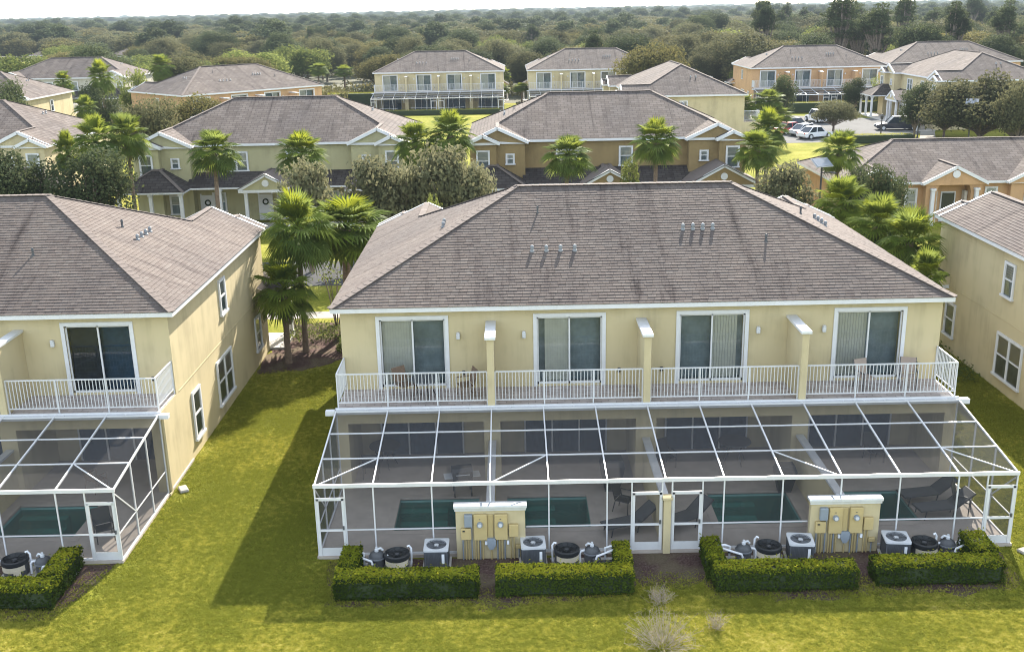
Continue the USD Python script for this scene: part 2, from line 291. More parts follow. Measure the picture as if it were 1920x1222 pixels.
def dup(src, label, loc, rz=0.0, sc=1.0, group=None, name=None, inst=True):
    """another individual of the same kind: a reference to the first, with its own place and label"""
    c = src.GetCustomData(); nm = name or src.GetName().rsplit('_', 1)[0] if src.GetName()[-3:].isdigit() else (name or src.GetName())
    x = UsdGeom.Xform.Define(stage, numbered('/World', nm)); p = x.GetPrim()
    p.GetReferences().AddInternalReference(src.GetPath())
    for op, v in (('translate', Gf.Vec3d(*map(float, loc))), ('rotateZ', float(rz)), ('scale', Gf.Vec3f(*([float(sc)] * 3 if np.ndim(sc) == 0 else map(float, sc))))):
        p.GetAttribute('xformOp:' + op).Set(v)
    if inst: p.SetInstanceable(True)
    return data(p, label, c['category'], group or c.get('group'))
class Kind:
    """place(): the first call builds the thing, later ones refer to it"""
    def __init__(s, build): s.build, s.first = build, None
    def place(s, label, loc, rz=0.0, sc=1.0, group=None, inst=True):
        if s.first is None:
            s.first = s.build(label, loc, rz, sc, group); return s.first
        return dup(s.first, label, loc, rz, sc, group, inst=inst)

def mbox(x0, y0, z0, x1, y1, z1): return m3.Manifold.cube([x1 - x0, y1 - y0, z1 - z0]).translate([x0, y0, z0])
def mhull(pts): return m3.Manifold.hull_points(np.asarray(pts, np.float64))

# ------------------------------------------------------------------ roofs
def roof_faces(man):
    """sloping faces of a roof solid as (origin, u along the eave, v up the slope, normal, outline, triangles); the rest of its skin; its ridges and hips"""
    q = man.to_mesh(); V = q.vert_properties[:, :3].astype(float); F = q.tri_verts.astype(int)
    N = np.cross(V[F[:, 1]] - V[F[:, 0]], V[F[:, 2]] - V[F[:, 0]]); A = np.linalg.norm(N, axis=1); ok = A > 1e-7; F, N, A = F[ok], N[ok], A[ok]; N /= A[:, None]
    D = (N * V[F[:, 0]]).sum(1); keys = {}; gid = np.full(len(F), -1)
    for i in range(len(F)):
        if N[i, 2] > 0.2:
            for k, (n, d) in keys.items():
                if n @ N[i] > 0.9995 and abs(d - D[i]) < 0.03: gid[i] = k; break
            else: keys[len(keys)] = (N[i], D[i]); gid[i] = len(keys) - 1
    faces = []
    for k, (n, d) in keys.items():
        T = F[gid == k]; u = np.cross([0, 0, 1.0], n)
        u = u / np.linalg.norm(u) if np.linalg.norm(u) > 1e-6 else np.array([1.0, 0, 0]); v = np.cross(n, u); o = n * d
        P = np.stack([(V - o) @ u, (V - o) @ v], 1)
        poly = unary_union([Polygon(P[t]).buffer(0.002) for t in T]).buffer(-0.002)
        faces.append((o, u, v, n, poly, V[T].reshape(-1, 3), P[T].reshape(-1, 2)))
    rest = [i for i in range(len(F)) if gid[i] < 0]
    edges, caps = {}, []
    for i in range(len(F)):
        if gid[i] >= 0:
            for a, b in ((0, 1), (1, 2), (2, 0)):
                e = tuple(sorted((F[i, a], F[i, b]))); edges.setdefault(e, []).append(i)
    for (a, b), t in edges.items():
        if len(t) == 2 and gid[t[0]] != gid[t[1]]:
            c = V[F[t[1]]].mean(0) - V[a]
            if N[t[0]] @ c < -1e-3: caps.append((V[a], V[b], N[t[0]] + N[t[1]]))
    return faces, V, F, N, rest, caps

def shingle_tabs(face, rnd, row=0.16, tab=0.27):
    """every shingle tab of a face, lowest course first: list of (vertices, triangles, st, tone)"""
    o, u, v, n, poly, _, _ = face; x0, y0, x1, y1 = poly.bounds; out = []; k = 0
    y = y0 - 0.02
    while y < y1:
        off = (k * 0.37 % 1) * tab; x = x0 - off
        while x < x1:
            w = tab * (0.8 + 0.4 * rnd.random()); rect = sbox(x + 0.004, y - 0.008 * rnd.random(), x + w - 0.004, y + row + 0.01); x += w
            if poly.contains(rect): pts = np.array(rect.exterior.coords)[:-1]
            else:
                c = rect.intersection(poly.buffer(0.02, join_style=2))
                if c.is_empty or c.geom_type != 'Polygon' or c.area < 0.002: continue
                pts = np.array(c.exterior.coords)[:-1]
            if Polygon(pts).exterior.is_ccw is False: pts = pts[::-1]
            m = len(pts); lift = 0.014 + 0.009 * rnd.random()
            h = 0.005 + lift * np.clip(1 - (pts[:, 1] - y) / row, 0, 1)
            top = o + pts[:, :1] * u + pts[:, 1:] * v; T = top + h[:, None] * n; B = top - 0.01 * n
            f = [(0, i, i + 1) for i in range(1, m - 1)]
            vv = np.vstack([T, T, B]); uv = np.vstack([pts, pts, pts])
            for i in range(m):
                j = (i + 1) % m; f += [(m + i, 2 * m + i, 2 * m + j), (m + i, 2 * m + j, m + j)]
            out.append((vv, np.array(f), uv, np.full(len(vv), np.clip(0.5 + 0.11 * rnd.standard_normal(), 0, 1))))
        y += row; k += 1
    return out

def join_tabs(tabs):
    v, f, s, t, n = [], [], [], [], 0
    for a in tabs: v.append(a[0]); f.append(a[1] + n); s.append(a[2]); t.append(a[3]); n += len(a[0])
    return (np.vstack(v), np.vstack(f)), np.vstack(s), np.concatenate(t)

def build_roof(t, man, near, sh=None, wallmat=None, split_face=None, name='roof'):
    """roof deck with shingles, white fascia and soffit, gable triangles in the wall's stucco, ridge and hip caps"""
    faces, V, F, N, rest, caps = roof_faces(man)
    v = np.vstack([f[5] for f in faces]); st = np.vstack([f[6] for f in faces]); tri = np.arange(len(v)).reshape(-1, 3)
    r = obj(name, (v, tri), SH_NEAR if near else (sh or SH_FAR), t, st=st, tone=np.full(len(v), 0.15) if near else None)
    fas, gab = MB(), MB()
    for i in rest:
        tr = V[F[i]]
        (gab if abs(N[i, 2]) < 0.1 and np.ptp(tr[:, 2]) > 0.45 else fas).add(tr, [(0, 1, 2)])
    obj('fascia', fas, WHITE, r)
    if gab.n:
        for g in trimesh.Trimesh(*gab.out(), process=True).split(only_watertight=False): obj('gable_wall', MB().tm(g), wallmat or WHITE, t)
    for a, b, n in caps:
        cp = MB()
        L = np.linalg.norm(b - a); k = max(1, int(L / 0.28)); n = n / np.linalg.norm(n)
        if a[2] > b[2]: a, b = b, a
        for i in range(k):
            p, q = a + (b - a) * i / k, a + (b - a) * (i + 1.15) / k
            cp.bar(p + n * 0.022, q + n * 0.012, 0.27, 0.022, up=n)
        if L > 0.3: obj('ridge_cap', cp, CAP, r)
    if near:
        rnd = np.random.default_rng(5); main, others = [], []
        for i, f in enumerate(faces):
            tabs = shingle_tabs(f, rnd)
            if split_face is not None and np.array(split_face) @ f[3] > 0.99: main, others = tabs[:290], others + tabs[290:]
            else: others += tabs
        for a in main: obj('shingle', (a[0], a[1]), SH_NEAR, r, st=a[2], tone=a[3])
        m, s, tn = join_tabs(others); obj('shingle_courses', m, SH_NEAR, r, st=s, tone=tn, kind='stuff')
    return r

# ------------------------------------------------------------------ townhouse
BW, BD, BWING, BBUMP, ZE, OV, PITCH = 21.0, 12.6, 13.6, 14.2, 6.13, 0.29, 0.462
def gable_solid(x0, x1, y0, y1, ze=ZE, ov=OV, pitch=PITCH, th=0.18):
    xm = (x0 + x1) / 2; zr = ze + (xm - x0 + ov) * pitch
    return mhull([(x, y, z) for y in (y0, y1) for x, z in ((x0 - ov, ze - th), (x0 - ov, ze), (xm, zr), (x1 + ov, ze), (x1 + ov, ze - th))])
def hip_solid(x0, y0, x1, y1, ze=ZE, ov=OV, pitch=PITCH, th=0.18):
    X0, X1, Y0, Y1 = x0 - ov, x1 + ov, y0 - ov, y1 + ov; h = min(X1 - X0, Y1 - Y0) / 2; zr = ze + h * pitch
    rid = [(X0 + h, Y0 + h, zr), (X1 - h, Y1 - h, zr)]
    return mhull([(x, y, z) for x in (X0, X1) for y in (Y0, Y1) for z in (ze - th, ze)] + rid)

def window(t, p, w, h, nrm, double=False, trim=0.11, blind=0.45, mat=None):
    """sash window on a wall: p = lower left corner seen from outside, nrm = outward normal"""
    n = np.array(nrm, float); u = np.cross([0, 0, 1.0], n); p = np.array(p, float); z = np.array([0, 0, 1.0])
    def B(mb, a0, a1, b0, b1, d0, d1):
        c = p + u * (a0 + a1) / 2 + z * (b0 + b1) / 2 + n * (d0 + d1) / 2
        mb.cbox(c, (a1 - a0, d1 - d0, b1 - b0), rz=math.atan2(u[1], u[0]))
    fr = MB(); T = trim
    for a in ((0, T, 0, h), (w - T, w, 0, h), (T, w - T, h - T, h)): B(fr, *a, 0.002, 0.07)
    B(fr, -0.05, w + 0.05, -0.06, 0.035, 0.0, 0.11)
    cols = [(T, w / 2 - 0.05), (w / 2 + 0.05, w - T)] if double else [(T, w - T)]
    if double: B(fr, w / 2 - 0.05, w / 2 + 0.05, 0.035, h - T, 0.002, 0.07)
    for a0, a1 in cols:
        B(fr, a0, a1, h / 2 - 0.03, h / 2 + 0.03, 0.002, 0.06)
        for e in (a0, a1 - 0.035): B(fr, e, e + 0.035, 0.035, h - T, 0.002, 0.05)
    f = obj('window', fr, WHITE, t)
    for a0, a1 in cols:
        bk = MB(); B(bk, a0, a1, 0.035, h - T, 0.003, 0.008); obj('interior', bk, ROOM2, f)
        if blind:
            bl = MB(); top = h - T; bot = top - (h - T) * blind; k = max(3, int((top - bot) / 0.09))
            for i in range(k): B(bl, a0 + 0.04, a1 - 0.04, bot + (top - bot) * (i + 0.1) / k, bot + (top - bot) * (i + 0.85) / k, 0.012, 0.017)
            obj('blind', bl, BLIND, f)
        for b0, b1 in ((0.035, h / 2 - 0.03), (h / 2 + 0.03, h - T)):
            obj('pane', MB().poly([p + u * a + z * b + n * 0.03 for a, b in ((a0 + 0.035, b0), (a1 - 0.035, b0), (a1 - 0.035, b1), (a0 + 0.035, b1))]), GLASS, f)
    return f

UNIT = [2.5, 8.0, 13.0, 18.5]                  # centres of the upper sliding doors
PART = [5.25, 10.5, 15.75]
def townhouse(label, loc, rz=0.0, sc=1.0, group=None, name='townhouse', wall=YELLOW, near=False, front=True, back=True, doors=None, gable_porch=False):
    t = thing(name, label, 'house', loc, rz, sc, group)
    # walls: main block, front wings, balcony block with four recessed lanais
    s = mbox(0, 0, 0, BW, BD, ZE - 0.12)
    for a, b, c in ((0, 4.2, BWING), (16.8, 21, BWING), (0, 2.0, BBUMP), (19, 21, BBUMP)): s += mbox(a, BD - 0.5, 0, b, c, ZE - 0.12)
    s += mbox(0, -1.86, 0, BW, 0.1, 3.02)
    for k in range(4):
        x0 = k * 5.25; a, b = (0.35, 4.97) if k % 2 == 0 else (0.28, 4.90)
        s -= mbox(x0 + a, -2, 0.06, x0 + b, 1.0, 2.5)
    for c in UNIT: s -= mbox(c - 1.14, -0.5, 3.12, c + 1.14, 0.45, 5.62)
    w = obj('wall', MB().man(s), wall, t)
    if near:                                    # control joints in the stucco
        for x in (BW, -0.012): obj('stucco_joint', MB().box(x, 0.3, 3.0, x + 0.012, 13.3, 3.04), wall, w)
    r = hip_solid(0, 0, BW, BD)
    for a, b, y in ((0, 4.2, BWING), (16.8, 21, BWING), (0, 2.0, BBUMP), (19, 21, BBUMP)): r += gable_solid(a, b, 6.5, y + 0.12)
    rf = build_roof(t, r, near, wallmat=wall, split_face=(0, -PITCH / math.hypot(1, PITCH), 1 / math.hypot(1, PITCH)))
    def pipe(x, y, z, r=0.055, h=0.10, m=VENT):
        mb = MB().lathe([(r * 1.7, -0.12), (r * 1.6, 0.03), (r, 0.06), (r, h), (r * 1.25, h), (r * 1.25, h + 0.09), (r * 0.5, h + 0.13), (0.001, h + 0.13)], (x, y, z), 12)
        obj('vent_pipe', mb, m, rf, smooth=40)
    zb = lambda y: ZE + (y + OV) * PITCH
    zl = lambda x: ZE + (x + OV) * PITCH
    for i in range(4):
        pipe(6.78 + i * 0.52, 2.45, zb(2.45)); pipe(12.45 + i * 0.37, 3.5, zb(3.5))
        pipe(18.35, 5.4 + i * 0.5, zl(21 - 18.35)); 
        if i < 2: pipe(3.4, 5.0 + i * 0.6, zl(3.4))
    pipe(15.4, 2.75, zb(2.75), 0.04, 0.16, DGREY); pipe(7.05, 4.6, zb(4.6), 0.03, 0.16, DGREY); pipe(17.55, 6.1, zl(21 - 17.55), 0.04, 0.2, DGREY)
    for sx in (0, 1):                           # rake boards of the gables
        rk = MB()
        for a, b, y in ((0, 4.2, BWING), (0, 2.0, BBUMP)):
            if sx: a, b = BW - b, BW - a
            xm = (a + b) / 2; zr = ZE + (xm - a + OV) * PITCH
            for e in (a - OV, b + OV): rk.bar((e, y + 0.2, ZE - 0.09), (xm, y + 0.2, zr - 0.09), 0.14, 0.24)
        obj('rake_board', rk, WHITE, t)
    if back: house_back(t, wall, near, doors)
    # side windows (same on both ends)
    for side in (0, 1):
        for (y0, y1, z0, h, dbl) in ((6.4, 7.35, 4.05, 1.45, 0), (1.55, 2.6, 0.6, 1.85, 0), (5.0, 7.3, 0.6, 1.85, 1), (11.6, 12.7, 0.75, 1.6, 0)):
            if side: window(t, (BW, y0, z0), y1 - y0, h, (1, 0, 0), dbl)
            else: window(t, (0, y1, z0), y1 - y0, h, (-1, 0, 0), dbl)
    if front: house_front(t, wall, gable_porch)
    return t

def house_back(t, wall, near, doors):
    doors = doors or [('b', 'r'), ('b', 'r'), ('r', 'b'), ('b', 'r')]
    for k, c in enumerate(UNIT):                # upper sliding doors
        fr = MB(); x0, x1, z0, z1 = c - 1.27, c + 1.27, 3.06, 5.74
        for a in ((x0, z0, x0 + 0.13, z1), (x1 - 0.13, z0, x1, z1), (x0 + 0.13, z1 - 0.13, x1 - 0.13, z1)): fr.box(a[0], -0.035, a[1], a[2], 0.02, a[3])
        for x in (c - 1.14, c - 0.03, c + 1.09): fr.box(x, 0.06, 3.12, x + 0.055, 0.12, 5.6)
        fr.box(c - 1.14, 0.06, 3.12, c + 1.14, 0.12, 3.2); fr.box(c - 1.14, 0.06, 5.54, c + 1.14, 0.12, 5.62)
        d = obj('sliding_door', fr, WHITE, t)
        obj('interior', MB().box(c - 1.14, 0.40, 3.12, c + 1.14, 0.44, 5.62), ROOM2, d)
        for j, kind in enumerate(doors[k]):
            a, b = (c - 1.085, c - 0.03) if j == 0 else (c + 0.025, c + 1.09)
            yy = 0.083 + 0.02 * j; obj('pane', MB().poly([(a, yy, 3.2), (b, yy, 3.2), (b, yy, 5.54), (a, yy, 5.54)]), GLASS if kind == 'b' else GLASSD, d)
            if kind == 'b':
                bl = MB(); a += 0.0 if k != 1 else 0.22; b -= 0.0 if k != 2 else 0.18; m = int((b - a) / 0.09)
                for i in range(m):
                    x = a + (b - a) * (i + 0.5) / m; bl.cbox((x, 0.22, 4.36), (0.092, 0.004, 2.36), rz=0.14)
                obj('vertical_blinds', bl, BLIND, d)
            elif kind == 'c':
                bl = MB(); m = 14
                for i in range(m): bl.cbox((a + (b - a) * (i + 0.5) / m, 0.24, 4.36), ((b - a) / m * 1.05, 0.02, 2.36), rz=0.5 * (-1) ** i)
                obj('curtain', bl, BLUEC, d)
    for k in range(4):                          # lanai doors under the balcony
        c = k * 5.25 + (2.6 if k % 2 == 0 else 2.65); fr = MB()
        for x in np.linspace(c - 1.5, c + 1.5, 4): fr.box(x - 0.03, 0.93, 0.08, x + 0.03, 0.995, 2.36)
        fr.box(c - 1.53, 0.93, 2.3, c + 1.53, 0.995, 2.38)
        d = obj('lanai_door', fr, WHITE, t)
        for j in range(3): obj('pane', MB().poly([(c - 1.47 + j, 0.955, 0.08), (c - 0.53 + j, 0.955, 0.08), (c - 0.53 + j, 0.955, 2.3), (c - 1.47 + j, 0.955, 2.3)]), GLASSD, d)
        cur = MB()
        for i in range(30): cur.cbox((c - 1.45 + i * 0.1, 0.982, 1.19), (0.1, 0.012, 2.2), rz=0.12 * (-1) ** i)
        obj('curtain', cur, BLUEC, d)
    fl = obj('balcony_floor', MB().box(0.02, -1.84, 3.023, BW - 0.02, -0.002, 3.055), TILE, t)
    obj('balcony_edge', MB().box(-0.03, -1.93, 2.86, BW + 0.03, -1.863, 3.10), WHITE, t)
    g = MB().box(-0.05, -2.08, 2.93, BW + 0.05, -1.935, 2.955); g.box(-0.05, -2.085, 2.93, BW + 0.05, -2.065, 3.06)
    for i in range(30): g.box(0.3 + i * 0.7, -2.08, 3.02, 0.34 + i * 0.7, -1.93, 3.05)
    for x in (-0.35, BW + 0.05): g.box(x, -2.1, 2.90, x + 0.3, -1.9, 3.06)
    obj('gutter', g, ALU, t)
    for x in (-0.09, BW + 0.01): obj('downspout', MB().box(x, -1.80, 0.05, x + 0.08, -1.70, 2.92).cbox((x + 0.04, -1.85, 0.06), (0.09, 0.3, 0.08)), wall, t)
    for x in PART:
        p = obj('partition_wall', MB().cbox((x, -0.95, 4.24), (0.24, 1.9, 2.38), ch=0.015), wall, t)
        obj('cap', MB().cbox((x, -0.985, 5.47), (0.36, 1.98, 0.1), ch=0.012), BARE, p)
    segs = [(0.05, 5.11), (5.39, 10.36), (10.64, 15.61), (15.89, 20.95)]
    for k, (a, b) in enumerate(segs):           # white balcony railing, one per home
        rl = MB(); paths = [((a, -1.76), (b, -1.76))]
        if k == 0: paths.append(((a, -1.76), (a, -0.02)))
        if k == 3: paths.append(((b, -1.76), (b, -0.02)))
        for p, q in paths:
            e = 0.004 if p[0] == q[0] else 0.0; q0 = (p[0], p[1] + 0.03) if e else p
            rl.bar((*q0, 4.25 + e), (*q, 4.25 + e), 0.048, 0.04); rl.bar((*q0, 3.24 + e), (*q, 3.24 + e), 0.036, 0.036)
            n = max(1, round(np.hypot(q[0] - p[0], q[1] - p[1]) / 1.7))
            for i in range(1 if e else 0, n + 1): x, y = p[0] + (q[0] - p[0]) * i / n, p[1] + (q[1] - p[1]) * i / n; rl.box(x - 0.021, y - 0.021, 3.056, x + 0.021, y + 0.021, 4.262)
        r = obj('railing', rl, ALU, t); joined = MB()
        for p, q in paths:
            L = np.hypot(q[0] - p[0], q[1] - p[1]); n = int(L / 0.115)
            for i in range(1, n):
                x, y = p[0] + (q[0] - p[0]) * i / n, p[1] + (q[1] - p[1]) * i / n
                mb = MB() if near else joined
                mb.box(x - 0.011, y - 0.011, 3.26, x + 0.011, y + 0.011, 4.23)
                if near: obj('baluster', mb, ALU, r)
        if not near: obj('balusters', joined, ALU, r, kind='stuff')
    for k, c in enumerate(UNIT):
        s = 1 if k % 2 == 0 else -1
        l = MB().cbox((c + s * 1.6, -0.06, 4.98), (0.13, 0.12, 0.2), ch=0.02); l.cbox((c + s * 1.6, -0.07, 5.1), (0.1, 0.1, 0.05)); obj('wall_light', l, ACL, t)
        obj('outlet_cover', MB().cbox((c - s * 1.75 if k else c + 1.75, -0.025, 3.62), (0.10, 0.05, 0.16), ch=0.01), BLACK, t)

def house_front(t, wall, gable_porch):
    Y = (0, 1, 0)
    for x, w, y, z, h, d in ((9.5, 1.1, BD, 4.0, 1.5, 0), (14.4, 1.9, BD, 4.0, 1.5, 1), (1.5, 1.05, BBUMP, 3.95, 1.6, 0), (20.55, 1.05, BBUMP, 3.95, 1.6, 0), (3.4, 0.7, BWING, 4.4, 0.8, 0), (18.3, 0.7, BWING, 4.4, 0.8, 0),
                             (6.6, 1.1, BD, 0.8, 1.5, 0), (15.6, 1.1, BD, 0.8, 1.5, 0), (3.3, 1.0, BBUMP - 0.6, 0.8, 1.5, 0), (18.7, 1.0, BBUMP - 0.6, 0.8, 1.5, 0)):
        window(t, (x, y, z), w, h, Y, d)        # from the outside the left edge is the larger x
    for c in (9.9, 11.4, 5.0, 16.0):
        d = obj('front_door', MB().box(c - 0.47, BD + 0.002, 0.05, c + 0.47, BD + 0.06, 2.1).box(c - 0.58, BD + 0.002, 0.05, c - 0.47, BD + 0.08, 2.2).box(c + 0.47, BD + 0.002, 0.05, c + 0.58, BD + 0.08, 2.2), WHITE, t)
        obj('wreath', MB().tube([(c + 0.2 * math.cos(a), BD + 0.09, 1.5 + 0.2 * math.sin(a)) for a in np.linspace(0, 2 * PI, 15)], 0.06, 6), HEDGECORE, d)
    shed = mhull([(x, y, z) for x in (4.0, 17.0) for y, z in ((BD - 0.3, 2.9), (BD - 0.3, 4.05), (14.9, 2.9), (14.9, 3.03))])
    def hip(x0, x1, y1): return mhull([(x, y, z) for x in (x0, x1) for y in (BD, y1) for z in (2.9, 3.03)] + [((x0 + x1) / 2 + e, y1 - (x1 - x0) / 2 + 0.3, 3.03 + (x1 - x0) / 2 * 0.52) for e in (-0.3, 0.3)] + [((x0 + x1) / 2 + e, BD, 3.03 + (x1 - x0) / 2 * 0.52) for e in (-0.3, 0.3)])
    pr = shed + hip(16.6, 21.9, 16.8) + hip(8.4, 12.6, 15.8)
    if not gable_porch: pr += hip(-0.9, 4.4, 16.8)
    build_roof(t, pr, False, SH_PORCH, wall, name='porch_roof')
    def portico(c, w, y):
        zt = 3.03 + w / 2 * 0.52
        p = obj('pediment', MB().prism([(c - w / 2, 2.95), (c + w / 2, 2.95), (c, zt)], BD + 0.6, y), wall, t)
        rk = MB()
        for e in (-1, 1): rk.bar((c + e * (w / 2 + 0.1), y + 0.02, 2.98), (c, y + 0.02, zt + 0.06), 0.16, 0.22)
        rk.bar((c - w / 2 - 0.1, y + 0.03, 2.9), (c + w / 2 + 0.1, y + 0.03, 2.9), 0.18, 0.2); obj('rake_board', rk, WHITE, p)
        rf = MB()
        for e in (-1, 1): rf.bar((c + e * (w / 4 + 0.1), BD + 0.6, (2.98 + zt) / 2 + 0.09), (c + e * (w / 4 + 0.1), y + 0.1, (2.98 + zt) / 2 + 0.09), math.hypot(w / 2 + 0.2, w * 0.26), 0.06, up=(-e * -0.46, 0, 0.89))
        obj('porch_shingles', rf, CAP, p)
        obj('medallion', MB().add(*(lambda m: (m.vertices, m.faces))(trimesh.creation.cylinder(0.26, 0.08, sections=16, transform=trimesh.transformations.translation_matrix((c, y + 0.05, 2.98 + w * 0.13)) @ trimesh.transformations.rotation_matrix(PI / 2, (1, 0, 0))))), WHITE, p)
    portico(10.5, 4.0, 16.1)
    if gable_porch: portico(2.1, 5.2, 16.9)
    for x, y in ((8.9, 15.9), (12.1, 15.9), (16.9, 16.5), (19.2, 16.5), (21.6, 16.5), (-0.6, 16.5), (1.8, 16.5), (4.1, 16.5), (6.6, 14.7), (14.4, 14.7)):
        obj('column', MB().cbox((x, y, 1.45), (0.26, 0.26, 2.9), ch=0.02).cbox((x, y, 0.12), (0.36, 0.36, 0.24)).cbox((x, y, 2.8), (0.36, 0.36, 0.14)), WHITE, t)
    obj('porch_floor', MB().box(-0.8, BBUMP + 0.01, 0, 21.8, 16.7, 0.1), CONC, t)

# ------------------------------------------------------------------ screened pool cage
CF, CB, ZF, ZB = -6.48, -1.96, 2.40, 3.02
def cage_build(label, loc, rz, sc, group):
    t = thing('screen_enclosure', label, 'pool enclosure', loc, rz, sc, group)
    X = [i * 1.75 for i in range(13)]; P = lambda x, k: (x, CB + (CF - CB) * k / 3, ZB + (ZF - ZB) * k / 3)
    for x in X: obj('roof_beam', MB().bar(P(x, 0), P(x, 3), 0.042, 0.07), ALU, t)
    for k in (1, 2): obj('purlin', MB().bar(P(0, k), P(21, k), 0.042, 0.042), ALU, t)
    obj('eave_beam', MB().bar((-0.04, CF, ZF), (21.04, CF, ZF), 0.07, 0.11), ALU, t)
    obj('eave_beam', MB().bar(P(0, 0), P(21, 0), 0.05, 0.07), ALU, t)
    for a, b in (((0, 3), (1.75, 2)), ((5.25, 3), (7, 2)), ((15.75, 3), (14, 2)), ((21, 3), (19.25, 2))): obj('brace', MB().bar(P(*a), P(*b), 0.036, 0.036), ALU, t)
    util = ((4.2, 6.3), (14.8, 16.9)); doors = ((0.0, 0.88), (9.49, 10.42), (10.68, 11.61), (20.12, 21.0))
    posts = [x for x in X if not any(a < x < b for a, b in util) and x not in (10.5,)] + [0.88, 9.49, 10.40, 10.70, 11.61, 20.12]
    for x in posts: obj('post', MB().bar((x, CF, 0.1), (x, CF, ZF - 0.056), 0.044, 0.04), ALU, t)
    for x in (5.25, 15.75): obj('post', MB().bar((x, CF, 1.8), (x, CF, ZF - 0.056), 0.044, 0.04), ALU, t)
    for x in (0.0, 21.0):
        for k in range(3): obj('post', MB().bar((x, P(0, k)[1], 0.1), P(x, k), 0.05, 0.05), ALU, t)
        obj('chair_rail', MB().bar((x, CB, 0.95), (x, CF, 0.95), 0.035, 0.035), ALU, t)
        obj('sill', MB().bar((x, CB, 0.12), (x, CF, 0.12), 0.05, 0.05), ALU, t)
        obj('brace', MB().bar((x, P(0, 2)[1], 0.95), (x, CF, 2.3), 0.04, 0.04), ALU, t)
    for a, b in ((0.88, 4.2), (6.3, 9.49), (11.61, 14.8), (16.9, 20.12)):
        obj('chair_rail', MB().bar((a, CF, 0.95), (b, CF, 0.95), 0.036, 0.038), ALU, t); obj('sill', MB().bar((a, CF, 0.13), (b, CF, 0.13), 0.05, 0.06), ALU, t)
    def panel(pts, par=t): obj('screen_panel', MB().poly(pts), SCREEN, par)
    for i in range(12):
        for k in range(3): panel([P(X[i], k), P(X[i], k + 1), P(X[i + 1], k + 1), P(X[i + 1], k)])
    xs = sorted(set([x for x in X if x != 10.5] + [0.88, 4.2, 6.3, 9.49, 10.42, 10.68, 11.61, 14.8, 16.9, 20.12]))
    for a, b in zip(xs[:-1], xs[1:]):
        m = (a + b) / 2; lo = 0.1
        if any(u <= m <= v for u, v in util): panel([(a, CF, 1.8), (b, CF, 1.8), (b, CF, ZF), (a, CF, ZF)]); continue
        if any(u <= m <= v for u, v in doors): panel([(a, CF, 2.0), (b, CF, 2.0), (b, CF, ZF), (a, CF, ZF)]); continue
        if 10.42 < m < 10.68: continue
        for z0, z1 in ((lo, 0.95), (0.95, ZF)): panel([(a, CF, z0), (b, CF, z0), (b, CF, z1), (a, CF, z1)])
    for x in (0.0, 21.0):
        for k in range(3):
            (x0, y0, z0), (x1, y1, z1) = P(x, k), P(x, k + 1)
            panel([(x, y0, 0.1), (x, y1, 0.1), (x, y1, 0.95), (x, y0, 0.95)]); panel([(x, y0, 0.95), (x, y1, 0.95), (x, y1, z1), (x, y0, z0)])
    for a, b in doors:
        f = MB(); y = CF - 0.012
        for p, q, w in (((a + 0.06, y, 0.1), (a + 0.06, y, 2.0), 0.075), ((b - 0.06, y, 0.1), (b - 0.06, y, 2.0), 0.075), ((a, y, 1.98), (b, y, 1.98), 0.09), ((a + 0.1, y, 0.95), (b - 0.1, y, 0.95), 0.07)): f.bar(p, q, 0.045, w, up=(0, 0, 1)) if p[2] == q[2] else f.bar(p, q, w, 0.045, up=(0, 1, 0))
        d = obj('screen_door', f, ALU, t)
        obj('kick_plate', MB().box(a + 0.1, y - 0.012, 0.1, b - 0.1, y + 0.012, 0.36), ALU, d)
        obj('door_handle', MB().box(b - 0.1, y - 0.06, 0.98, b - 0.05, y - 0.02, 1.1), DGREY, d)
        for z0, z1 in ((0.36, 0.93), (0.97, 1.94)): panel([(a + 0.1, y, z0), (b - 0.1, y, z0), (b - 0.1, y, z1), (a + 0.1, y, z1)], d)
    return t
CAGE = Kind(cage_build)

# ------------------------------------------------------------------ things at the pools
POOL_X = [(2.1, 4.75), (5.75, 8.40), (12.45, 15.2), (16.25, 18.9)]
PY0, PY1 = -5.0, -2.72
def pool_build(label, loc, rz, sc, group):          # origin: south-west corner, 2.65 x 2.28
    t = thing('swimming_pool', label, 'swimming pool', loc, rz, sc, group); w, d = 2.68, 2.28
    b = MB()
    b.add([(0, 0, 0.05), (w, 0, 0.05), (w, 0, -1.3), (0, 0, -1.3)], [(0, 3, 2, 1)]); b.add([(0, d, 0.05), (w, d, 0.05), (w, d, -1.3), (0, d, -1.3)], [(0, 1, 2, 3)])
    b.add([(0, 0, 0.05), (0, d, 0.05), (0, d, -1.3), (0, 0, -1.3)], [(0, 1, 2, 3)]); b.add([(w, 0, 0.05), (w, d, 0.05), (w, d, -1.3), (w, 0, -1.3)], [(0, 3, 2, 1)])
    b.add([(0, 0, -1.3), (w, 0, -1.3), (w, d, -1.3), (0, d, -1.3)], [(0, 1, 2, 3)]); obj('basin', b, PLASTER, t)
    for i in range(3): obj('step', MB().box(0.01, d - 0.35 * (i + 1), -1.29, w * 0.6, d - 0.35 * i - 0.01, -0.28 - 0.3 * i), PLASTER, t)
    c = MB()
    for a in ((-0.25, -0.25, w + 0.25, 0.0), (-0.25, d, w + 0.25, d + 0.25), (-0.25, 0.0, 0.0, d), (w, 0.0, w + 0.25, d)): c.box(a[0], a[1], 0.02, a[2], a[3], 0.115)
    obj('coping', c, DECK, t)
    obj('water', MB().add([(0.002, 0.002, -0.05), (w - 0.002, 0.002, -0.05), (w - 0.002, d - 0.002, -0.05), (0.002, d - 0.002, -0.05)], [(0, 1, 2, 3)]), WATER, t)
    return t
POOL = Kind(pool_build)

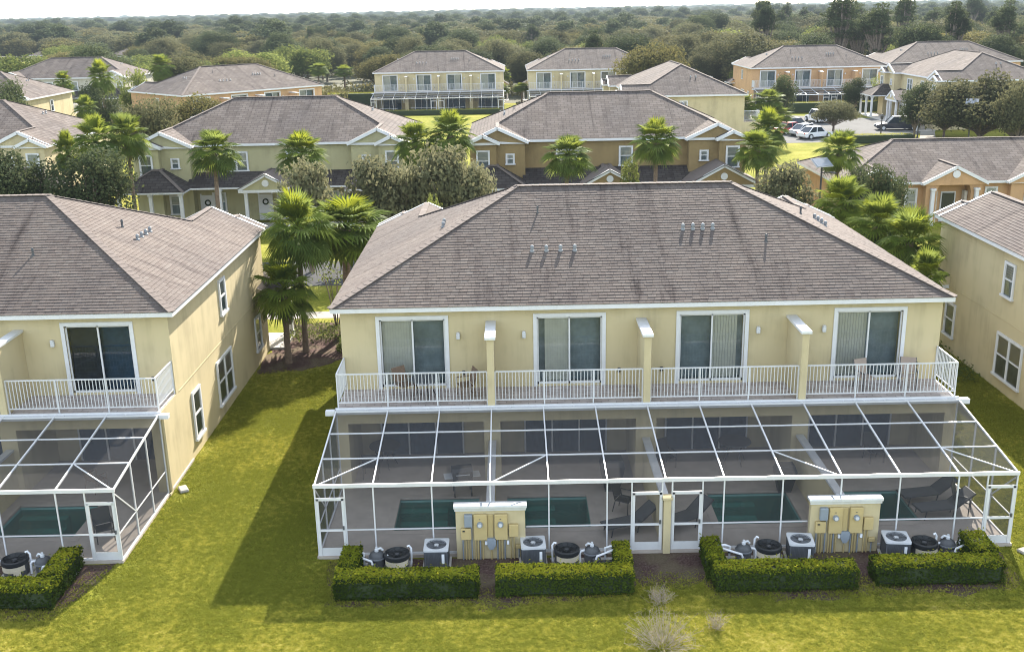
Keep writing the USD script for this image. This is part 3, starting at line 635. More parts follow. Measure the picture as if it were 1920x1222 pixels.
def ac_build(label, loc, rz, sc, group):
    t = thing('air_conditioner', label, 'air conditioner', loc, rz, sc, group); s, h = 0.74, 0.64
    body = MB().cbox((0, 0, h / 2 + 0.04), (s - 0.05, s - 0.05, h - 0.04), ch=0.04)
    obj('cabinet', body, ACG, t)
    fin = MB()
    for k in range(18):
        a = -s / 2 + 0.06 + k * (s - 0.12) / 17
        for x0, y0, dx, dy in ((a, -s / 2 + 0.02, 0.012, 0.02), (a, s / 2 - 0.02, 0.012, 0.02), (-s / 2 + 0.02, a, 0.02, 0.012), (s / 2 - 0.02, a, 0.02, 0.012)): fin.cbox((x0, y0, h / 2 + 0.03), (dx, dy, h - 0.12))
    obj('louvres', fin, DGREY, t)
    sq = sbox(-s / 2, -s / 2, s / 2, s / 2).buffer(-0.06).buffer(0.06); ring = sq.difference(Polygon([(0.30 * math.cos(a), 0.30 * math.sin(a)) for a in np.linspace(0, 2 * PI, 40)[:-1]]))
    m = trimesh.creation.extrude_polygon(ring, 0.06, engine='earcut'); m.apply_translation((0, 0, h)); top = obj('top_cover', MB().tm(m), ACL, t)
    obj('fan_well', MB().lathe([(0.31, h + 0.03), (0.29, h - 0.06 + 0.05), (0.001, h + 0.005)], sides=32), BLACK, top)
    f = MB().lathe([(0.001, h + 0.05), (0.075, h + 0.045), (0.08, h + 0.01), (0.001, h + 0.01)], sides=16)
    obj('fan_hub', f, ACL, top)
    bl = MB()
    for k in range(3):
        a = k * 2 * PI / 3; bl.cbox((0.17 * math.cos(a), 0.17 * math.sin(a), h + 0.02), (0.2, 0.12, 0.006), rz=a, rx=0.25)
    obj('fan_blade', bl, DGREY, top)
    g = MB()
    for r in (0.12, 0.18, 0.24, 0.29): g.tube([(r * math.cos(a), r * math.sin(a), h + 0.062) for a in np.linspace(0, 2 * PI, 29)], 0.004, 4, cap=False)
    for k in range(8): g.bar((0.07 * math.cos(k * PI / 4), 0.07 * math.sin(k * PI / 4), h + 0.058), (0.3 * math.cos(k * PI / 4), 0.3 * math.sin(k * PI / 4), h + 0.058), 0.008)
    obj('fan_guard', g, DGREY, top)
    obj('rating_label', MB().box(0.17, -s / 2 + 0.0, 0.25, 0.25, -s / 2 + 0.008, 0.56), STICK, t)
    obj('base_slab', MB().box(-s / 2 - 0.05, -s / 2 - 0.05, 0.0, s / 2 + 0.05, s / 2 + 0.05, 0.05), CONC, t)
    return t
AC = Kind(ac_build)

def heater_build(label, loc, rz, sc, group):
    t = thing('pool_heat_pump', label, 'pool heater', loc, rz, sc, group)
    obj('housing', MB().lathe([(0.001, 0.03), (0.34, 0.03), (0.36, 0.1), (0.36, 0.42), (0.001, 0.42)], sides=28), DGREY, t, smooth=35)
    pn = MB()
    for a in np.linspace(-2.6, -0.5, 12): pn.cbox((0.365 * math.cos(a), 0.365 * math.sin(a), 0.32), (0.072, 0.012, 0.17), rz=a + PI / 2)
    obj('front_panel', pn, BEIGE, t)
    top = obj('top_ring', MB().lathe([(0.37, 0.40), (0.39, 0.44), (0.38, 0.54), (0.33, 0.56), (0.31, 0.5), (0.28, 0.45), (0.001, 0.44)], sides=32), BLACK, t, smooth=35)
    obj('fan_hub', MB().lathe([(0.001, 0.52), (0.07, 0.515), (0.07, 0.47), (0.001, 0.47)], sides=14), DGREY, top)
    for k in range(10):
        a = k * PI / 5; obj('fan_guard_bar', MB().bar((0.07 * math.cos(a), 0.07 * math.sin(a), 0.525), (0.335 * math.cos(a), 0.335 * math.sin(a), 0.545), 0.012), BLACK, top)
    obj('sticker', MB().cbox((0.18, -0.335, 0.22), (0.2, 0.012, 0.16), rz=0.5), BEIGE, t)
    obj('pipe', MB().tube([(0.4, 0.1, 0.1), (0.42, 0.12, 0.35), (0.42, 0.12, 0.62), (0.36, 0.1, 0.72), (0.30, 0.08, 0.70)], 0.03, 8), PVC, t)
    obj('base_slab', MB().box(-0.42, -0.42, 0, 0.42, 0.42, 0.04), CONC, t)
    return t
HEATER = Kind(heater_build)

def filter_build(label, loc, rz, sc, group):
    t = thing('pool_filter', label, 'pool filter', loc, rz, sc, group)
    obj('tank', MB().lathe([(0.001, 0.02), (0.2, 0.02), (0.21, 0.08), (0.23, 0.14), (0.23, 0.36), (0.24, 0.38), (0.24, 0.42), (0.2, 0.52), (0.1, 0.585), (0.001, 0.6)], (0.1, 0.08, 0), 26), DGREY, t, smooth=40)
    obj('clamp_band', MB().lathe([(0.235, 0.37), (0.255, 0.385), (0.255, 0.42), (0.235, 0.43)], (0.1, 0.08, 0), 26), ACG, t)
    obj('valve', MB().lathe([(0.001, 0.59), (0.06, 0.59), (0.06, 0.66), (0.035, 0.68), (0.035, 0.73), (0.001, 0.74)], (0.1, 0.08, 0), 14).tube([(0.1, 0.08, 0.66), (0.22, 0.1, 0.68), (0.28, 0.12, 0.6)], 0.035, 8), ACL, t)
    obj('pump_motor', MB().tube([(-0.52, -0.2, 0.17), (-0.12, -0.2, 0.17)], 0.1, 14).box(-0.5, -0.3, 0, -0.15, -0.1, 0.07), BLACK, t, smooth=40)
    obj('strainer_pot', MB().lathe([(0.001, 0.03), (0.11, 0.03), (0.12, 0.28), (0.13, 0.3), (0.13, 0.34), (0.001, 0.36)], (-0.02, -0.22, 0), 18), DGREY, t, smooth=40)
    obj('pipe', MB().tube([(-0.62, 0.05, 0.04), (-0.62, 0.05, 0.46), (-0.58, 0.02, 0.52), (-0.5, -0.02, 0.5), (-0.02, -0.26, 0.44), (0.0, -0.27, 0.36), (0.0, -0.27, 0.1)], 0.034, 8), PVC, t, smooth=40)
    obj('pipe', MB().tube([(-0.75, 0.1, 0.04), (-0.75, 0.1, 0.5), (-0.70, 0.1, 0.56), (-0.45, 0.12, 0.56), (-0.3, 0.14, 0.5), (-0.3, 0.14, 0.1)], 0.034, 8), PVC, t, smooth=40)
    obj('pipe', MB().tube([(0.3, 0.1, 0.45), (0.42, 0.06, 0.45), (0.46, 0.04, 0.4), (0.46, 0.02, 0.08)], 0.034, 8), PVC, t, smooth=40)
    obj('valve_handle', MB().cbox((-0.62, 0.05, 0.56), (0.14, 0.04, 0.03), rz=0.6).cbox((-0.3, 0.14, 0.33), (0.1, 0.1, 0.1), ch=0.02), BLACK, t)
    obj('base_slab', MB().box(-0.85, -0.4, 0, 0.5, 0.4, 0.035), CONC, t)
    return t
FILTER = Kind(filter_build)

def utility_build(label, loc, rz, sc, group):       # origin: left end at the ground, front towards -y
    t = thing('utility_wall', label, 'utility wall', loc, rz, sc, group); W_, Y = 2.08, -0.09
    obj('wall', MB().cbox((W_ / 2, 0, 0.85), (W_, 0.18, 1.7), ch=0.012), YELLOW, t)
    obj('cap', MB().cbox((W_ / 2, 0, 1.745), (W_ + 0.12, 0.32, 0.09), ch=0.01).cbox((W_ / 2, -0.105, 1.66), (W_ + 0.06, 0.03, 0.1)), BARE, t)
    def b(name, x0, x1, z0, z1, d, m, ch=0.015, par=t): return obj(name, MB().cbox(((x0 + x1) / 2, Y - d / 2, (z0 + z1) / 2), (x1 - x0, d, z1 - z0), ch=ch), m, par)
    b('disconnect_box', 0.26, 0.5, 1.12, 1.52, 0.13, GREYBOX); q = b('breaker_box', 0.15, 0.46, 0.7, 1.07, 0.12, METERBOX); b('latch', 0.2, 0.27, 0.98, 1.02, 0.14, BLACK, 0.004, q)
    for x0, x1 in ((0.54, 0.94), (1.16, 1.55)):
        c = b('meter_cabinet', x0, x1, 0.68, 1.52, 0.12, METERBOX); cx = x0 + 0.18
        cyl = trimesh.creation.cylinder(0.085, 0.09, sections=20, transform=trimesh.transformations.translation_matrix((cx, Y - 0.16, 1.22)) @ trimesh.transformations.rotation_matrix(PI / 2, (1, 0, 0)))
        obj('meter_ring', MB().tm(cyl), GREYBOX, c)
        cyl = trimesh.creation.cylinder(0.055, 0.1, sections=16, transform=trimesh.transformations.translation_matrix((cx, Y - 0.175, 1.22)) @ trimesh.transformations.rotation_matrix(PI / 2, (1, 0, 0)))
        obj('meter_glass', MB().tm(cyl), ACL, c); b('seal', cx - 0.02, cx + 0.02, 1.37, 1.39, 0.135, DGREY, 0.003, c)
    b('meter_cabinet', 0.94, 1.12, 0.7, 1.5, 0.05, METERBOX); b('phone_box', 1.59, 1.87, 0.78, 1.18, 0.13, METERBOX)
    m = MB().prism([(0.93, 0.5), (1.0, 0.36), (1.1, 0.36), (1.19, 0.5), (1.19, 0.74), (0.93, 0.74)], Y - 0.12, Y - 0.001); obj('junction_box', m, GREYBOX, t)
    b('cable_box', 0.86, 0.93, 0.5, 0.62, 0.07, STICK, 0.006); b('cable_box', 1.52, 1.59, 0.5, 0.62, 0.07, STICK, 0.006); b('timer_box', 1.78, 1.98, 0.36, 0.5, 0.09, METERBOX)
    for i, (x, z) in enumerate(((0.2, 0.7), (0.29, 0.7), (0.37, 0.7), (0.47, 1.1), (0.58, 0.68), (0.66, 0.68), (0.72, 0.68), (0.8, 0.68), (1.06, 0.36), (1.24, 0.68), (1.3, 0.68), (1.38, 0.68), (1.46, 0.68), (1.64, 0.78), (1.74, 0.78), (1.88, 0.36))):
        obj('conduit', MB().tube([(x, Y - 0.035, -0.02), (x, Y - 0.035, z + 0.02)], 0.021, 7), METERBOX if i % 3 else GREYBOX, t, smooth=True)
    return t
UTIL = Kind(utility_build)

def privacy_build(label, loc, rz, sc, group):       # from the house to the front of the cage
    t = thing('privacy_wall', label, 'garden wall', loc, rz, sc, group)
    obj('wall', MB().cbox((0, -4.17, 0.87), (0.18, 4.56, 1.74), ch=0.01), YELLOW, t)
    obj('cap', MB().cbox((0, -4.17, 1.78), (0.26, 4.58, 0.08), ch=0.01), BARE, t)
    return t
PRIV = Kind(privacy_build)

def lounger_build(label, loc, rz, sc, group):       # head towards +x
    t = thing('sun_lounger', label, 'sun lounger', loc, rz, sc, group)
    f = MB()
    for s in (-0.3, 0.3): f.tube([(-0.95, s, 0.32), (0.25, s, 0.34), (0.85, s, 0.78)], 0.022, 8)
    for x, z in ((-0.95, 0.32), (0.25, 0.34), (0.85, 0.78)): f.tube([(x, -0.3, z), (x, 0.3, z)], 0.022, 8)
    fr = obj('frame', f, BLACK, t)
    for x in (-0.75, 0.2):
        for s in (-0.29, 0.29): obj('leg', MB().tube([(x, s, 0.33), (x - 0.06, s, 0.0)], 0.02, 8), BLACK, t)
    obj('seat_sling', MB().bar((-0.93, 0, 0.335), (0.25, 0, 0.355), 0.56, 0.015), DGREY, t); obj('back_sling', MB().bar((0.26, 0, 0.36), (0.84, 0, 0.79), 0.56, 0.015), DGREY, t)
    return t
LOUNGER = Kind(lounger_build)

def chair_maker(frame, fabric):
    def build(label, loc, rz, sc, group):           # sitter faces -y
        t = thing('patio_chair', label, 'chair', loc, rz, sc, group)
        for sx in (-0.26, 0.26):
            obj('leg', MB().tube([(sx, -0.24, 0), (sx, -0.25, 0.62)], 0.016, 7), frame, t); obj('leg', MB().tube([(sx, 0.3, 0), (sx, 0.2, 0.42), (sx, 0.36, 0.98)], 0.016, 7), frame, t)
            obj('armrest', MB().cbox((sx, -0.02, 0.635), (0.055, 0.5, 0.03), ch=0.01), frame, t)
        obj('seat', MB().cbox((0, -0.02, 0.42), (0.5, 0.48, 0.035), ch=0.012), fabric, t); obj('backrest', MB().bar((0, 0.225, 0.46), (0, 0.36, 0.98), 0.5, 0.03, up=(0, -1, 0)), fabric, t)
        return t
    return Kind(build)
CHAIR_T, CHAIR_B, CHAIR_K = chair_maker(DGREY, TANF), chair_maker(BROWNW, BROWNW), chair_maker(BLACK, BLACK)

def table_build(label, loc, rz, sc, group):
    t = thing('patio_table', label, 'table', loc, rz, sc, group)
    obj('tabletop', MB().lathe([(0.001, 0.70), (0.5, 0.70), (0.51, 0.715), (0.5, 0.73), (0.001, 0.73)], sides=28), DGREY, t)
    for k in range(4): a = k * PI / 2 + 0.4; obj('leg', MB().tube([(0.36 * math.cos(a), 0.36 * math.sin(a), 0.7), (0.25 * math.cos(a), 0.25 * math.sin(a), 0.35), (0.4 * math.cos(a), 0.4 * math.sin(a), 0)], 0.018, 7), BLACK, t)
    return t
TABLE = Kind(table_build)

def grill_build(label, loc, rz, sc, group):
    t = thing('barbecue_grill', label, 'grill', loc, rz, sc, group)
    lid = MB().prism([(-0.28, 0.78), (0.28, 0.78), (0.26, 0.98), (0.16, 1.1), (-0.16, 1.1), (-0.26, 0.98)], -0.36, 0.36, 'x'); obj('lid', lid, BLACK, t)
    obj('firebox', MB().cbox((0, 0, 0.7), (0.7, 0.52, 0.16), ch=0.02), BLACK, t); obj('side_shelf', MB().cbox((0.5, 0, 0.77), (0.28, 0.44, 0.03)).cbox((-0.5, 0, 0.77), (0.28, 0.44, 0.03)), ACL, t)
    for x in (-0.3, 0.3):
        for y in (-0.2, 0.2): obj('leg', MB().bar((x, y, 0.08), (x, y, 0.64), 0.035), DGREY, t)
    obj('handle', MB().tube([(-0.24, -0.32, 0.9), (0.24, -0.32, 0.9)], 0.014, 7), ACL, t)
    for x in (-0.3, 0.3): obj('wheel', MB().tm(trimesh.creation.cylinder(0.08, 0.04, sections=16, transform=trimesh.transformations.translation_matrix((x, -0.2, 0.08)) @ trimesh.transformations.rotation_matrix(PI / 2, (0, 1, 0)))), RUBBER, t)
    return t
GRILL = Kind(grill_build)
def covered_build(label, loc, rz, sc, group):       # a grill under its cover: narrow below, wide above
    t = thing('covered_grill', label, 'grill', loc, rz, sc, group)
    obj('cover', MB().man(mhull([(x * s, y * s, z) for s, z in ((0.62, 0.08), (0.85, 0.55), (1.0, 0.92), (0.8, 1.16)) for x in (-0.42, 0.42) for y in (-0.3, 0.3)])), BLACK, t)
    obj('base', MB().cbox((0, 0, 0.05), (0.5, 0.36, 0.1)), DGREY, t)
    return t
COVERED = Kind(covered_build)

# ------------------------------------------------------------------ leaves, hedges, palms, trees
def leaf_quads(P, N, size, r, aspect=0.6, spread=0.9):
    """one small folded leaf (two triangles) at every point, facing roughly along N"""
    n = len(P); d = N + spread * r.standard_normal((n, 3)); d /= np.linalg.norm(d, axis=1, keepdims=True) + 1e-9
    a = np.cross(d, r.standard_normal((n, 3))); a /= np.linalg.norm(a, axis=1, keepdims=True) + 1e-9; b = np.cross(d, a)
    s = (np.asarray(size) * r.uniform(0.65, 1.35, n))[:, None]
    v = np.stack([P - a * s, P - b * s * aspect + d * s * 0.2, P + a * s, P + b * s * aspect + d * s * 0.2], 1).reshape(-1, 3)
    k = np.arange(n)[:, None] * 4; return v, np.vstack([k + [0, 1, 2], k + [0, 2, 3]])

def hedge(label, boxes, group, density=520):
    x0, y0 = boxes[0][0], boxes[0][1]; t = thing('boxwood_hedge', label, 'hedge', (x0, y0, 0), group=group); r = np.random.default_rng(int(x0 * 10) + 300)
    core, V, F, n = MB(), [], [], 0; TV, TF, tn = [], [], 0
    for bi, (a, b, c, d, h) in enumerate(boxes):
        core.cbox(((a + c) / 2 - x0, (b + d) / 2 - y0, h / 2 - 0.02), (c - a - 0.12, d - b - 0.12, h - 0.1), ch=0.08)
        for lo, hi, nr in (((a, b, h), (c, d, h), (0, 0, 1)), ((a, b, 0.02), (c, b, h), (0, -1, 0)), ((a, d, 0.02), (c, d, h), (0, 1, 0)), ((a, b, 0.02), (a, d, h), (-1, 0, 0)), ((c, b, 0.02), (c, d, h), (1, 0, 0))):
            lo, hi, nr = np.array(lo), np.array(hi), np.array(nr, float); e = hi - lo; area = np.prod([q for q in e if abs(q) > 1e-6])
            P = lo + e * r.random((int(area * density * (1.9 if nr[2] else 1.0)), 3)); lump = meshkit.fbm(P * 2.3 + bi, 3) - 0.5
            ex = (P[:, 2:] < 0.12) * nr * -0.03 + nr * (lump[:, None] * 0.20 - r.random((len(P), 1)) * 0.06)
            P = P + ex
            edge = np.minimum(np.minimum(abs(P[:, 0] - a), abs(P[:, 0] - c)), np.minimum(abs(P[:, 1] - b), abs(P[:, 1] - d))) if nr[2] else h - P[:, 2]
            P -= (nr * 0.08 * np.clip(1 - edge[:, None] / 0.1, 0, 1) ** 2)
            P = P[P[:, 2] > 0.0]
            v, f = leaf_quads(P - (x0, y0, 0), np.tile(nr + (0, 0, 0.35), (len(P), 1)), 0.042, r, 0.6, 0.6)
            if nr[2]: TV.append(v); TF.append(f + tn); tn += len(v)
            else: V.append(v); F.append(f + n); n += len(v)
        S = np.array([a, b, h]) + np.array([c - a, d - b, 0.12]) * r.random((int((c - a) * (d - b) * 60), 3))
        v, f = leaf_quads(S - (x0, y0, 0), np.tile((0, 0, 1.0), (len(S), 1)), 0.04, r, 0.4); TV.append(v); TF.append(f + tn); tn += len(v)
    obj('foliage', (np.vstack(V), np.vstack(F)), HEDGE, t); obj('new_growth', (np.vstack(TV), np.vstack(TF)), HEDGETOP, t); obj('branches', core, HEDGECORE, t)  # top layer of leaves has sunlight painted into its colour
    return t

def fan_frond(mb, base, az, el, L, blade, r, fold=0.25, old=1.0):
    """one fan-palm leaf: a stalk and a pleated fan of drooping segments"""
    d = np.array([math.cos(az) * math.cos(el), math.sin(az) * math.cos(el), math.sin(el)]); base = np.array(base, float)
    pts = [base + d * L * s + np.array([0, 0, -1.0]) * (0.22 * L * s * s * max(0.1, math.cos(el))) for s in np.linspace(0, 1, 4)]
    mb.tube(pts, [0.028, 0.022, 0.017, 0.014], 4, cap=False)
    tip, d = pts[-1], pts[-1] - pts[-2]; d /= np.linalg.norm(d); side = np.cross(d, (0, 0, 1.0)); side /= np.linalg.norm(side) + 1e-9; up = np.cross(side, d)
    N = 22; v, f = [], []
    for i in range(N):
        th = (i / (N - 1) - 0.5) * 3.9; dr = d * math.cos(th) + side * math.sin(th); ln = blade * (0.78 + 0.22 * math.cos(th / 2)) * r.uniform(0.9, 1.08)
        ax = side * math.cos(th) - d * math.sin(th); w = ln * 3.9 / N * 0.60
        cup = up * (fold * abs(math.sin(th)) * ln * 0.5)
        droop = np.array([0, 0, -1.0]) * ln * r.uniform(0.16, 0.46) * old
        m = tip + dr * ln * 0.58 + cup; e = tip + dr * ln + cup * 1.2 + droop; k = len(v)
        v += [tip, m - ax * w * 0.5, m + ax * w * 0.5, m + up * w * 0.28, e]; f += [(k, k + 1, k + 3), (k, k + 3, k + 2), (k + 1, k + 4, k + 3), (k + 3, k + 4, k + 2)]
    mb.add(v, f)

def palm_maker(h, seed, n=34, blade=1.0, L=1.15, name='fan_palm'):
    def build(label, loc, rz, sc, group):
        t = thing(name, label, 'palm tree', loc, rz, sc, group); r = np.random.default_rng(seed)
        lean = r.uniform(-0.15, 0.15, 2); zs = np.linspace(-0.3, h, 14); pts = [(lean[0] * (z / h) ** 2, lean[1] * (z / h) ** 2, z) for z in zs]
        rad = 0.13 + 0.06 * np.exp(-np.clip(zs, 0, 9) * 1.4) + 0.05 * np.clip((zs - h + 0.9) / 0.9, 0, 1)
        tk = MB().tube(pts, rad, 10)
        for i in range(40):                       # old leaf bases
            z = h - 0.05 - i * 0.035; a = i * 2.4; tk.cbox((pts[-1][0] + 0.17 * math.cos(a), pts[-1][1] + 0.17 * math.sin(a), z), (0.1, 0.07, 0.16), rz=a)
        obj('trunk', tk, PALMBARK, t, smooth=50)
        top = np.array([pts[-1][0], pts[-1][1], h])
        for i in range(n):
            q = i / n; az = i * 2.39996 + r.uniform(-0.25, 0.25); el = math.radians(78 - 138 * q ** 1.05 + r.uniform(-12, 12))
            mb = MB(); fan_frond(mb, top + (0, 0, 0.12 * (1 - q)), az, el, L * r.uniform(0.7, 1.2), blade * (0.85 + 0.15 * min(1, q * 4)) * r.uniform(0.88, 1.12), r, 0.25 if q > 0.3 else 0.5, 0.15 + 0.85 * min(1, q * 1.6))
            obj('frond', mb, FRONDY if q < 0.38 and r.random() < 0.20 else (FRONDM if q < 0.72 and r.random() < 0.65 else (FRONDD if q > 0.96 else FROND)), t)
        return t
    return Kind(build)

def crown_points(blobs, per, r):
    P, N = [], []
    for c, rad in blobs:
        k = int(per * np.prod(rad) ** (2 / 3)); d = r.standard_normal((k, 3)); d /= np.linalg.norm(d, axis=1, keepdims=True); rr = np.where(r.random((k, 1)) < 0.8, r.uniform(0.7, 1.05, (k, 1)), r.uniform(0.95, 1.4, (k, 1)))
        p = np.array(c) + d * np.array(rad) * rr; q = d / np.array(rad); N.append(q / np.linalg.norm(q, axis=1, keepdims=True)); P.append(p)
    return np.vstack(P), np.vstack(N)

def tree_maker(name, seed, h, w, trunk, mat, nb=34, per=150, leaf_size=0.15, flat=0.75, shape='round', multi=1, spread=0.9):
    def build(label, loc, rz, sc, group):
        t = thing(name, label, 'tree', loc, rz, sc, group); r = np.random.default_rng(seed)
        zc = trunk + (h - trunk) * 0.5; R = np.array([w / 2, w / 2, (h - trunk) / 2]); blobs = []
        for i in range(nb):
            d = r.standard_normal(3); d /= np.linalg.norm(d); s = r.uniform(0.35, 0.80)
            c = d * R * s
            if shape == 'cone': f = 1 - 0.62 * (c[2] / R[2] * 0.5 + 0.5); c[:2] *= f * 1.15
            if shape == 'dome': c[2] = abs(c[2]) * 1.1 - R[2] * 0.45
            b = min(R) * r.choice([0.18, 0.28, 0.42]) * r.uniform(0.85, 1.15) * (0.75 if shape == 'cone' else 1)
            blobs.append(((c[0], c[1], zc + c[2]), (b * 1.1, b * 1.1, b * flat)))
        P, N = crown_points(blobs, per, r)
        tk = MB()
        for m in range(multi):
            o = np.array([0.0, 0.0]) if multi == 1 else r.uniform(-0.25, 0.25, 2)
            tk.tube([(o[0], o[1], -0.3), (o[0] * 1.5, o[1] * 1.5, trunk * 0.6), (o[0] * 3, o[1] * 3, trunk * 1.1), (o[0] * 4, o[1] * 4, zc + R[2] * 0.3)], np.array([1.35, 1, 0.8, 0.3]) * h * 0.022 / multi ** 0.5, 8)
        for c, b in blobs[::2]:
            s = np.array([0, 0, trunk * r.uniform(0.75, 1.25)]); c = np.array(c); mid = s * 0.45 + c * 0.55 - (0, 0, 0.12 * h * 0.3)
            tk.tube([s, mid, c], np.array([0.013, 0.009, 0.004]) * h, 5, cap=False)
        obj('trunk', tk, BARK, t, smooth=50)
        v, f = leaf_quads(P, N + (0, 0, 0.25), leaf_size, r, 0.62, spread); obj('crown', (v, f), mat, t)
        return t
    return Kind(build)

# ------------------------------------------------------------------ the setting
HOLES = [(x0 + dx, PY0, x0 + dx + 2.68, PY1) for dx in (0, -27) for x0 in [2.1, 5.72, 12.47, 16.22]]
def sheet(poly, z):
    m = trimesh.creation.triangulate_polygon(poly, engine='earcut'); return np.column_stack([m[0], np.full(len(m[0]), z)]), np.asarray(m[1])
ground = Polygon([(-2500, -700), (2500, -700), (2500, 3900), (-2500, 3900)])
near_pools = unary_union([sbox(*h) for h in HOLES])
data(obj('lawn', sheet(sbox(-110, -700, 110, 150).difference(near_pools), 0.0), GRASS), kind='structure', label='mown yellow green lawn between and behind the houses')
data(obj('forest_floor', sheet(ground.difference(sbox(-110, -700, 110, 150)), -0.02), FLOOR), kind='structure', label='dull olive ground under the wood')
data(obj('far_field', sheet(Polygon([(-185, 322), (-140, 322), (-132, 362), (-190, 362)]), 0.0), GRASS), kind='structure', label='mown field far off at the left')
data(obj('road', sheet(sbox(-110, 26.5, 30, 33), 0.004), ASPH), kind='structure', label='street between the first two rows of houses')
data(obj('pavement', sheet(sbox(-110, 19.5, 32, 20.8), 0.008), PATHC), kind='structure', label='pale concrete footpath in front of the near houses')
data(obj('parking_lot', sheet(Polygon([(38, 89), (52, 89.5), (57, 96), (61.5, 106), (60.5, 113), (54, 116), (46, 121), (42, 119)]), 0.004), LOT), kind='structure', label='sunlit grey car park behind the orange building')
data(obj('pavement', sheet(Polygon([(53.5, 87), (55.5, 87), (63, 107), (61.6, 107.5)]), 0.008), PATHC), kind='structure', label='pale footpath along the right side of the car park')
data(obj('pool_deck', MB().man(mbox(-0.05, -6.56, -0.02, 21.05, 1.0, 0.10) - sum([mbox(a - 0.24, b - 0.24, -1, c + 0.24, d + 0.24, 1) for a, b, c, d in HOLES[:4]], m3.Manifold())), DECK), kind='structure', label='grey pool deck inside the screened cage of the central house')
data(obj('pool_deck', MB().man(mbox(-27.05, -6.56, -0.02, -5.95, 1.0, 0.10) - sum([mbox(a - 0.24, b - 0.24, -1, c + 0.24, d + 0.24, 1) for a, b, c, d in HOLES[4:]], m3.Manifold())), DECK), kind='structure', label='grey pool deck inside the screened cage of the left house')
def blob(pts, k=5, s=0.12, seed=1):
    r = np.random.default_rng(seed); p = np.array(Polygon(pts).segmentize(0.5).exterior.coords)[:-1]; return Polygon(p + r.normal(0, s, p.shape)).buffer(0.2).buffer(-0.2)
data(obj('planting_bed', sheet(unary_union([blob([(0.3, -6.57), (9.4, -6.57), (9.5, -9.0), (5.6, -9.35), (0.6, -9.2)], seed=2), blob([(11.6, -6.57), (20.6, -6.57), (20.3, -8.9), (16, -9.25), (11.4, -9.15)], seed=3), blob([(9.2, -6.57), (11.9, -6.57), (11.6, -8.0), (10.8, -8.6), (9.5, -8.2)], seed=4)]), 0.006), MULCH), kind='structure', label='dark mulch bed with worn soil between cage and hedges of the central house')
data(obj('planting_bed', sheet(blob([(-27, -6.57), (-6.1, -6.57), (-6.35, -8.0), (-6.9, -9.6), (-10, -9.8), (-27, -9.6)], s=0.05, seed=5), 0.006), MULCH), kind='structure', label='dark mulch bed with a pale edge at the left house')
data(obj('planting_bed', sheet(blob([(-5.9, 10.3), (-3.0, 11.3), (-1.7, 13.2), (-0.3, 14.5), (-0.3, 18.5), (-5.8, 18.5)], seed=6), 0.006), MULCH), kind='structure', label='mulch bed under the palms between the two near houses')

# ------------------------------------------------------------------ houses
H_A = townhouse('central yellow townhouse with four balconies and a wide hipped roof', (0, 0, 0), near=True)
H_B = dup(H_A, 'near left yellow townhouse with a sunlit side wall, cut by the left picture edge', (-27, 0, 0), inst=False)
H_C = dup(H_A, 'near right yellow townhouse cut by the right edge, its side wall in shade', (26.6, 0, 0))
def rebind(path, m):
    p = stage.OverridePrim(path); UsdShade.MaterialBindingAPI.Apply(p).Bind(m)
for d, sub, m in (('sliding_door_003', 'vertical_blinds', ROOM), ('sliding_door_003', 'pane', GLASSD), ('sliding_door_003', 'interior', BLUEC)): rebind(f'{H_B.GetPath()}/{d}/{sub}', m)
H_D = townhouse('sage green townhouse with a white portico and dark porch roofs, second row', (-2.1, 60.4, 0), 180, wall=GREEN, back=False)
H_E = townhouse('tan brown townhouse with a gabled porch, second row behind the central roof', (24.0, 59.3, 0), 180, wall=TAN, back=False, gable_porch=True)
H_Y = townhouse('yellow townhouse left of the sage green one, its pinkish roof end in the sun', (-31, 63, 0), 180)
FARG = 'distant yellow townhouses backing onto the wood'
dup(H_Y, 'yellow townhouse far left whose sunlit side wall faces the brownish trees', (-54, 112, 0), 180)
dup(H_Y, 'distant yellow townhouse with its pool cage and lawn fully in view, left of two', (-15.8, 140, 0))
dup(H_Y, 'distant yellow townhouse whose right end hides behind the big olive tree', (9.3, 139.5, 0))
dup(H_Y, 'yellow townhouse showing its narrow hipped end beside the palm pair and car park', (32.6, 85, 0), 90)
dup(H_Y, 'yellow townhouse behind the huge spreading oak at the right edge', (74, 99, 0), 90)
H_O = townhouse('orange far townhouse with balconies above a pale pool cage roof, behind the car park', (44.2, 133, 0), wall=ORANGE)
dup(H_O, 'orange townhouse set at an angle behind the sage green roof', (-34.85, 99.15, 0), 45)
dup(H_O, 'orange townhouse at the far right in front of the tall pines', (68, 139, 0))
H_P = townhouse('pale house with a dark brown roof behind the left trees', (-57, 155.6, 0), 180, wall=PALE, back=False)

def far_house(label, loc, rz=0.0, sc=1.0, group=None):
    t = thing('far_house', label, 'house', loc, rz, sc, group)
    obj('wall', MB().box(0, 0, 0, 14, 10, 2.9), PALE, t); build_roof(t, hip_solid(0, 0, 14, 10, ze=3.0, ov=0.5, pitch=0.42), False, name='roof')
    for x in (2, 6, 10): obj('window', MB().box(x, -0.05, 0.9, x + 1.8, -0.002, 2.3), ROOM, t)
    return t
FARH = Kind(far_house)
FARH.place('small tan roofed house alone among the far trees at the left', (-124, 316, 0))
FARH.place('leftmost small house by the mown field far off', (-160, 341, 0))
FARH.place('small house right of the one by the mown field far off', (-141, 315, 0))

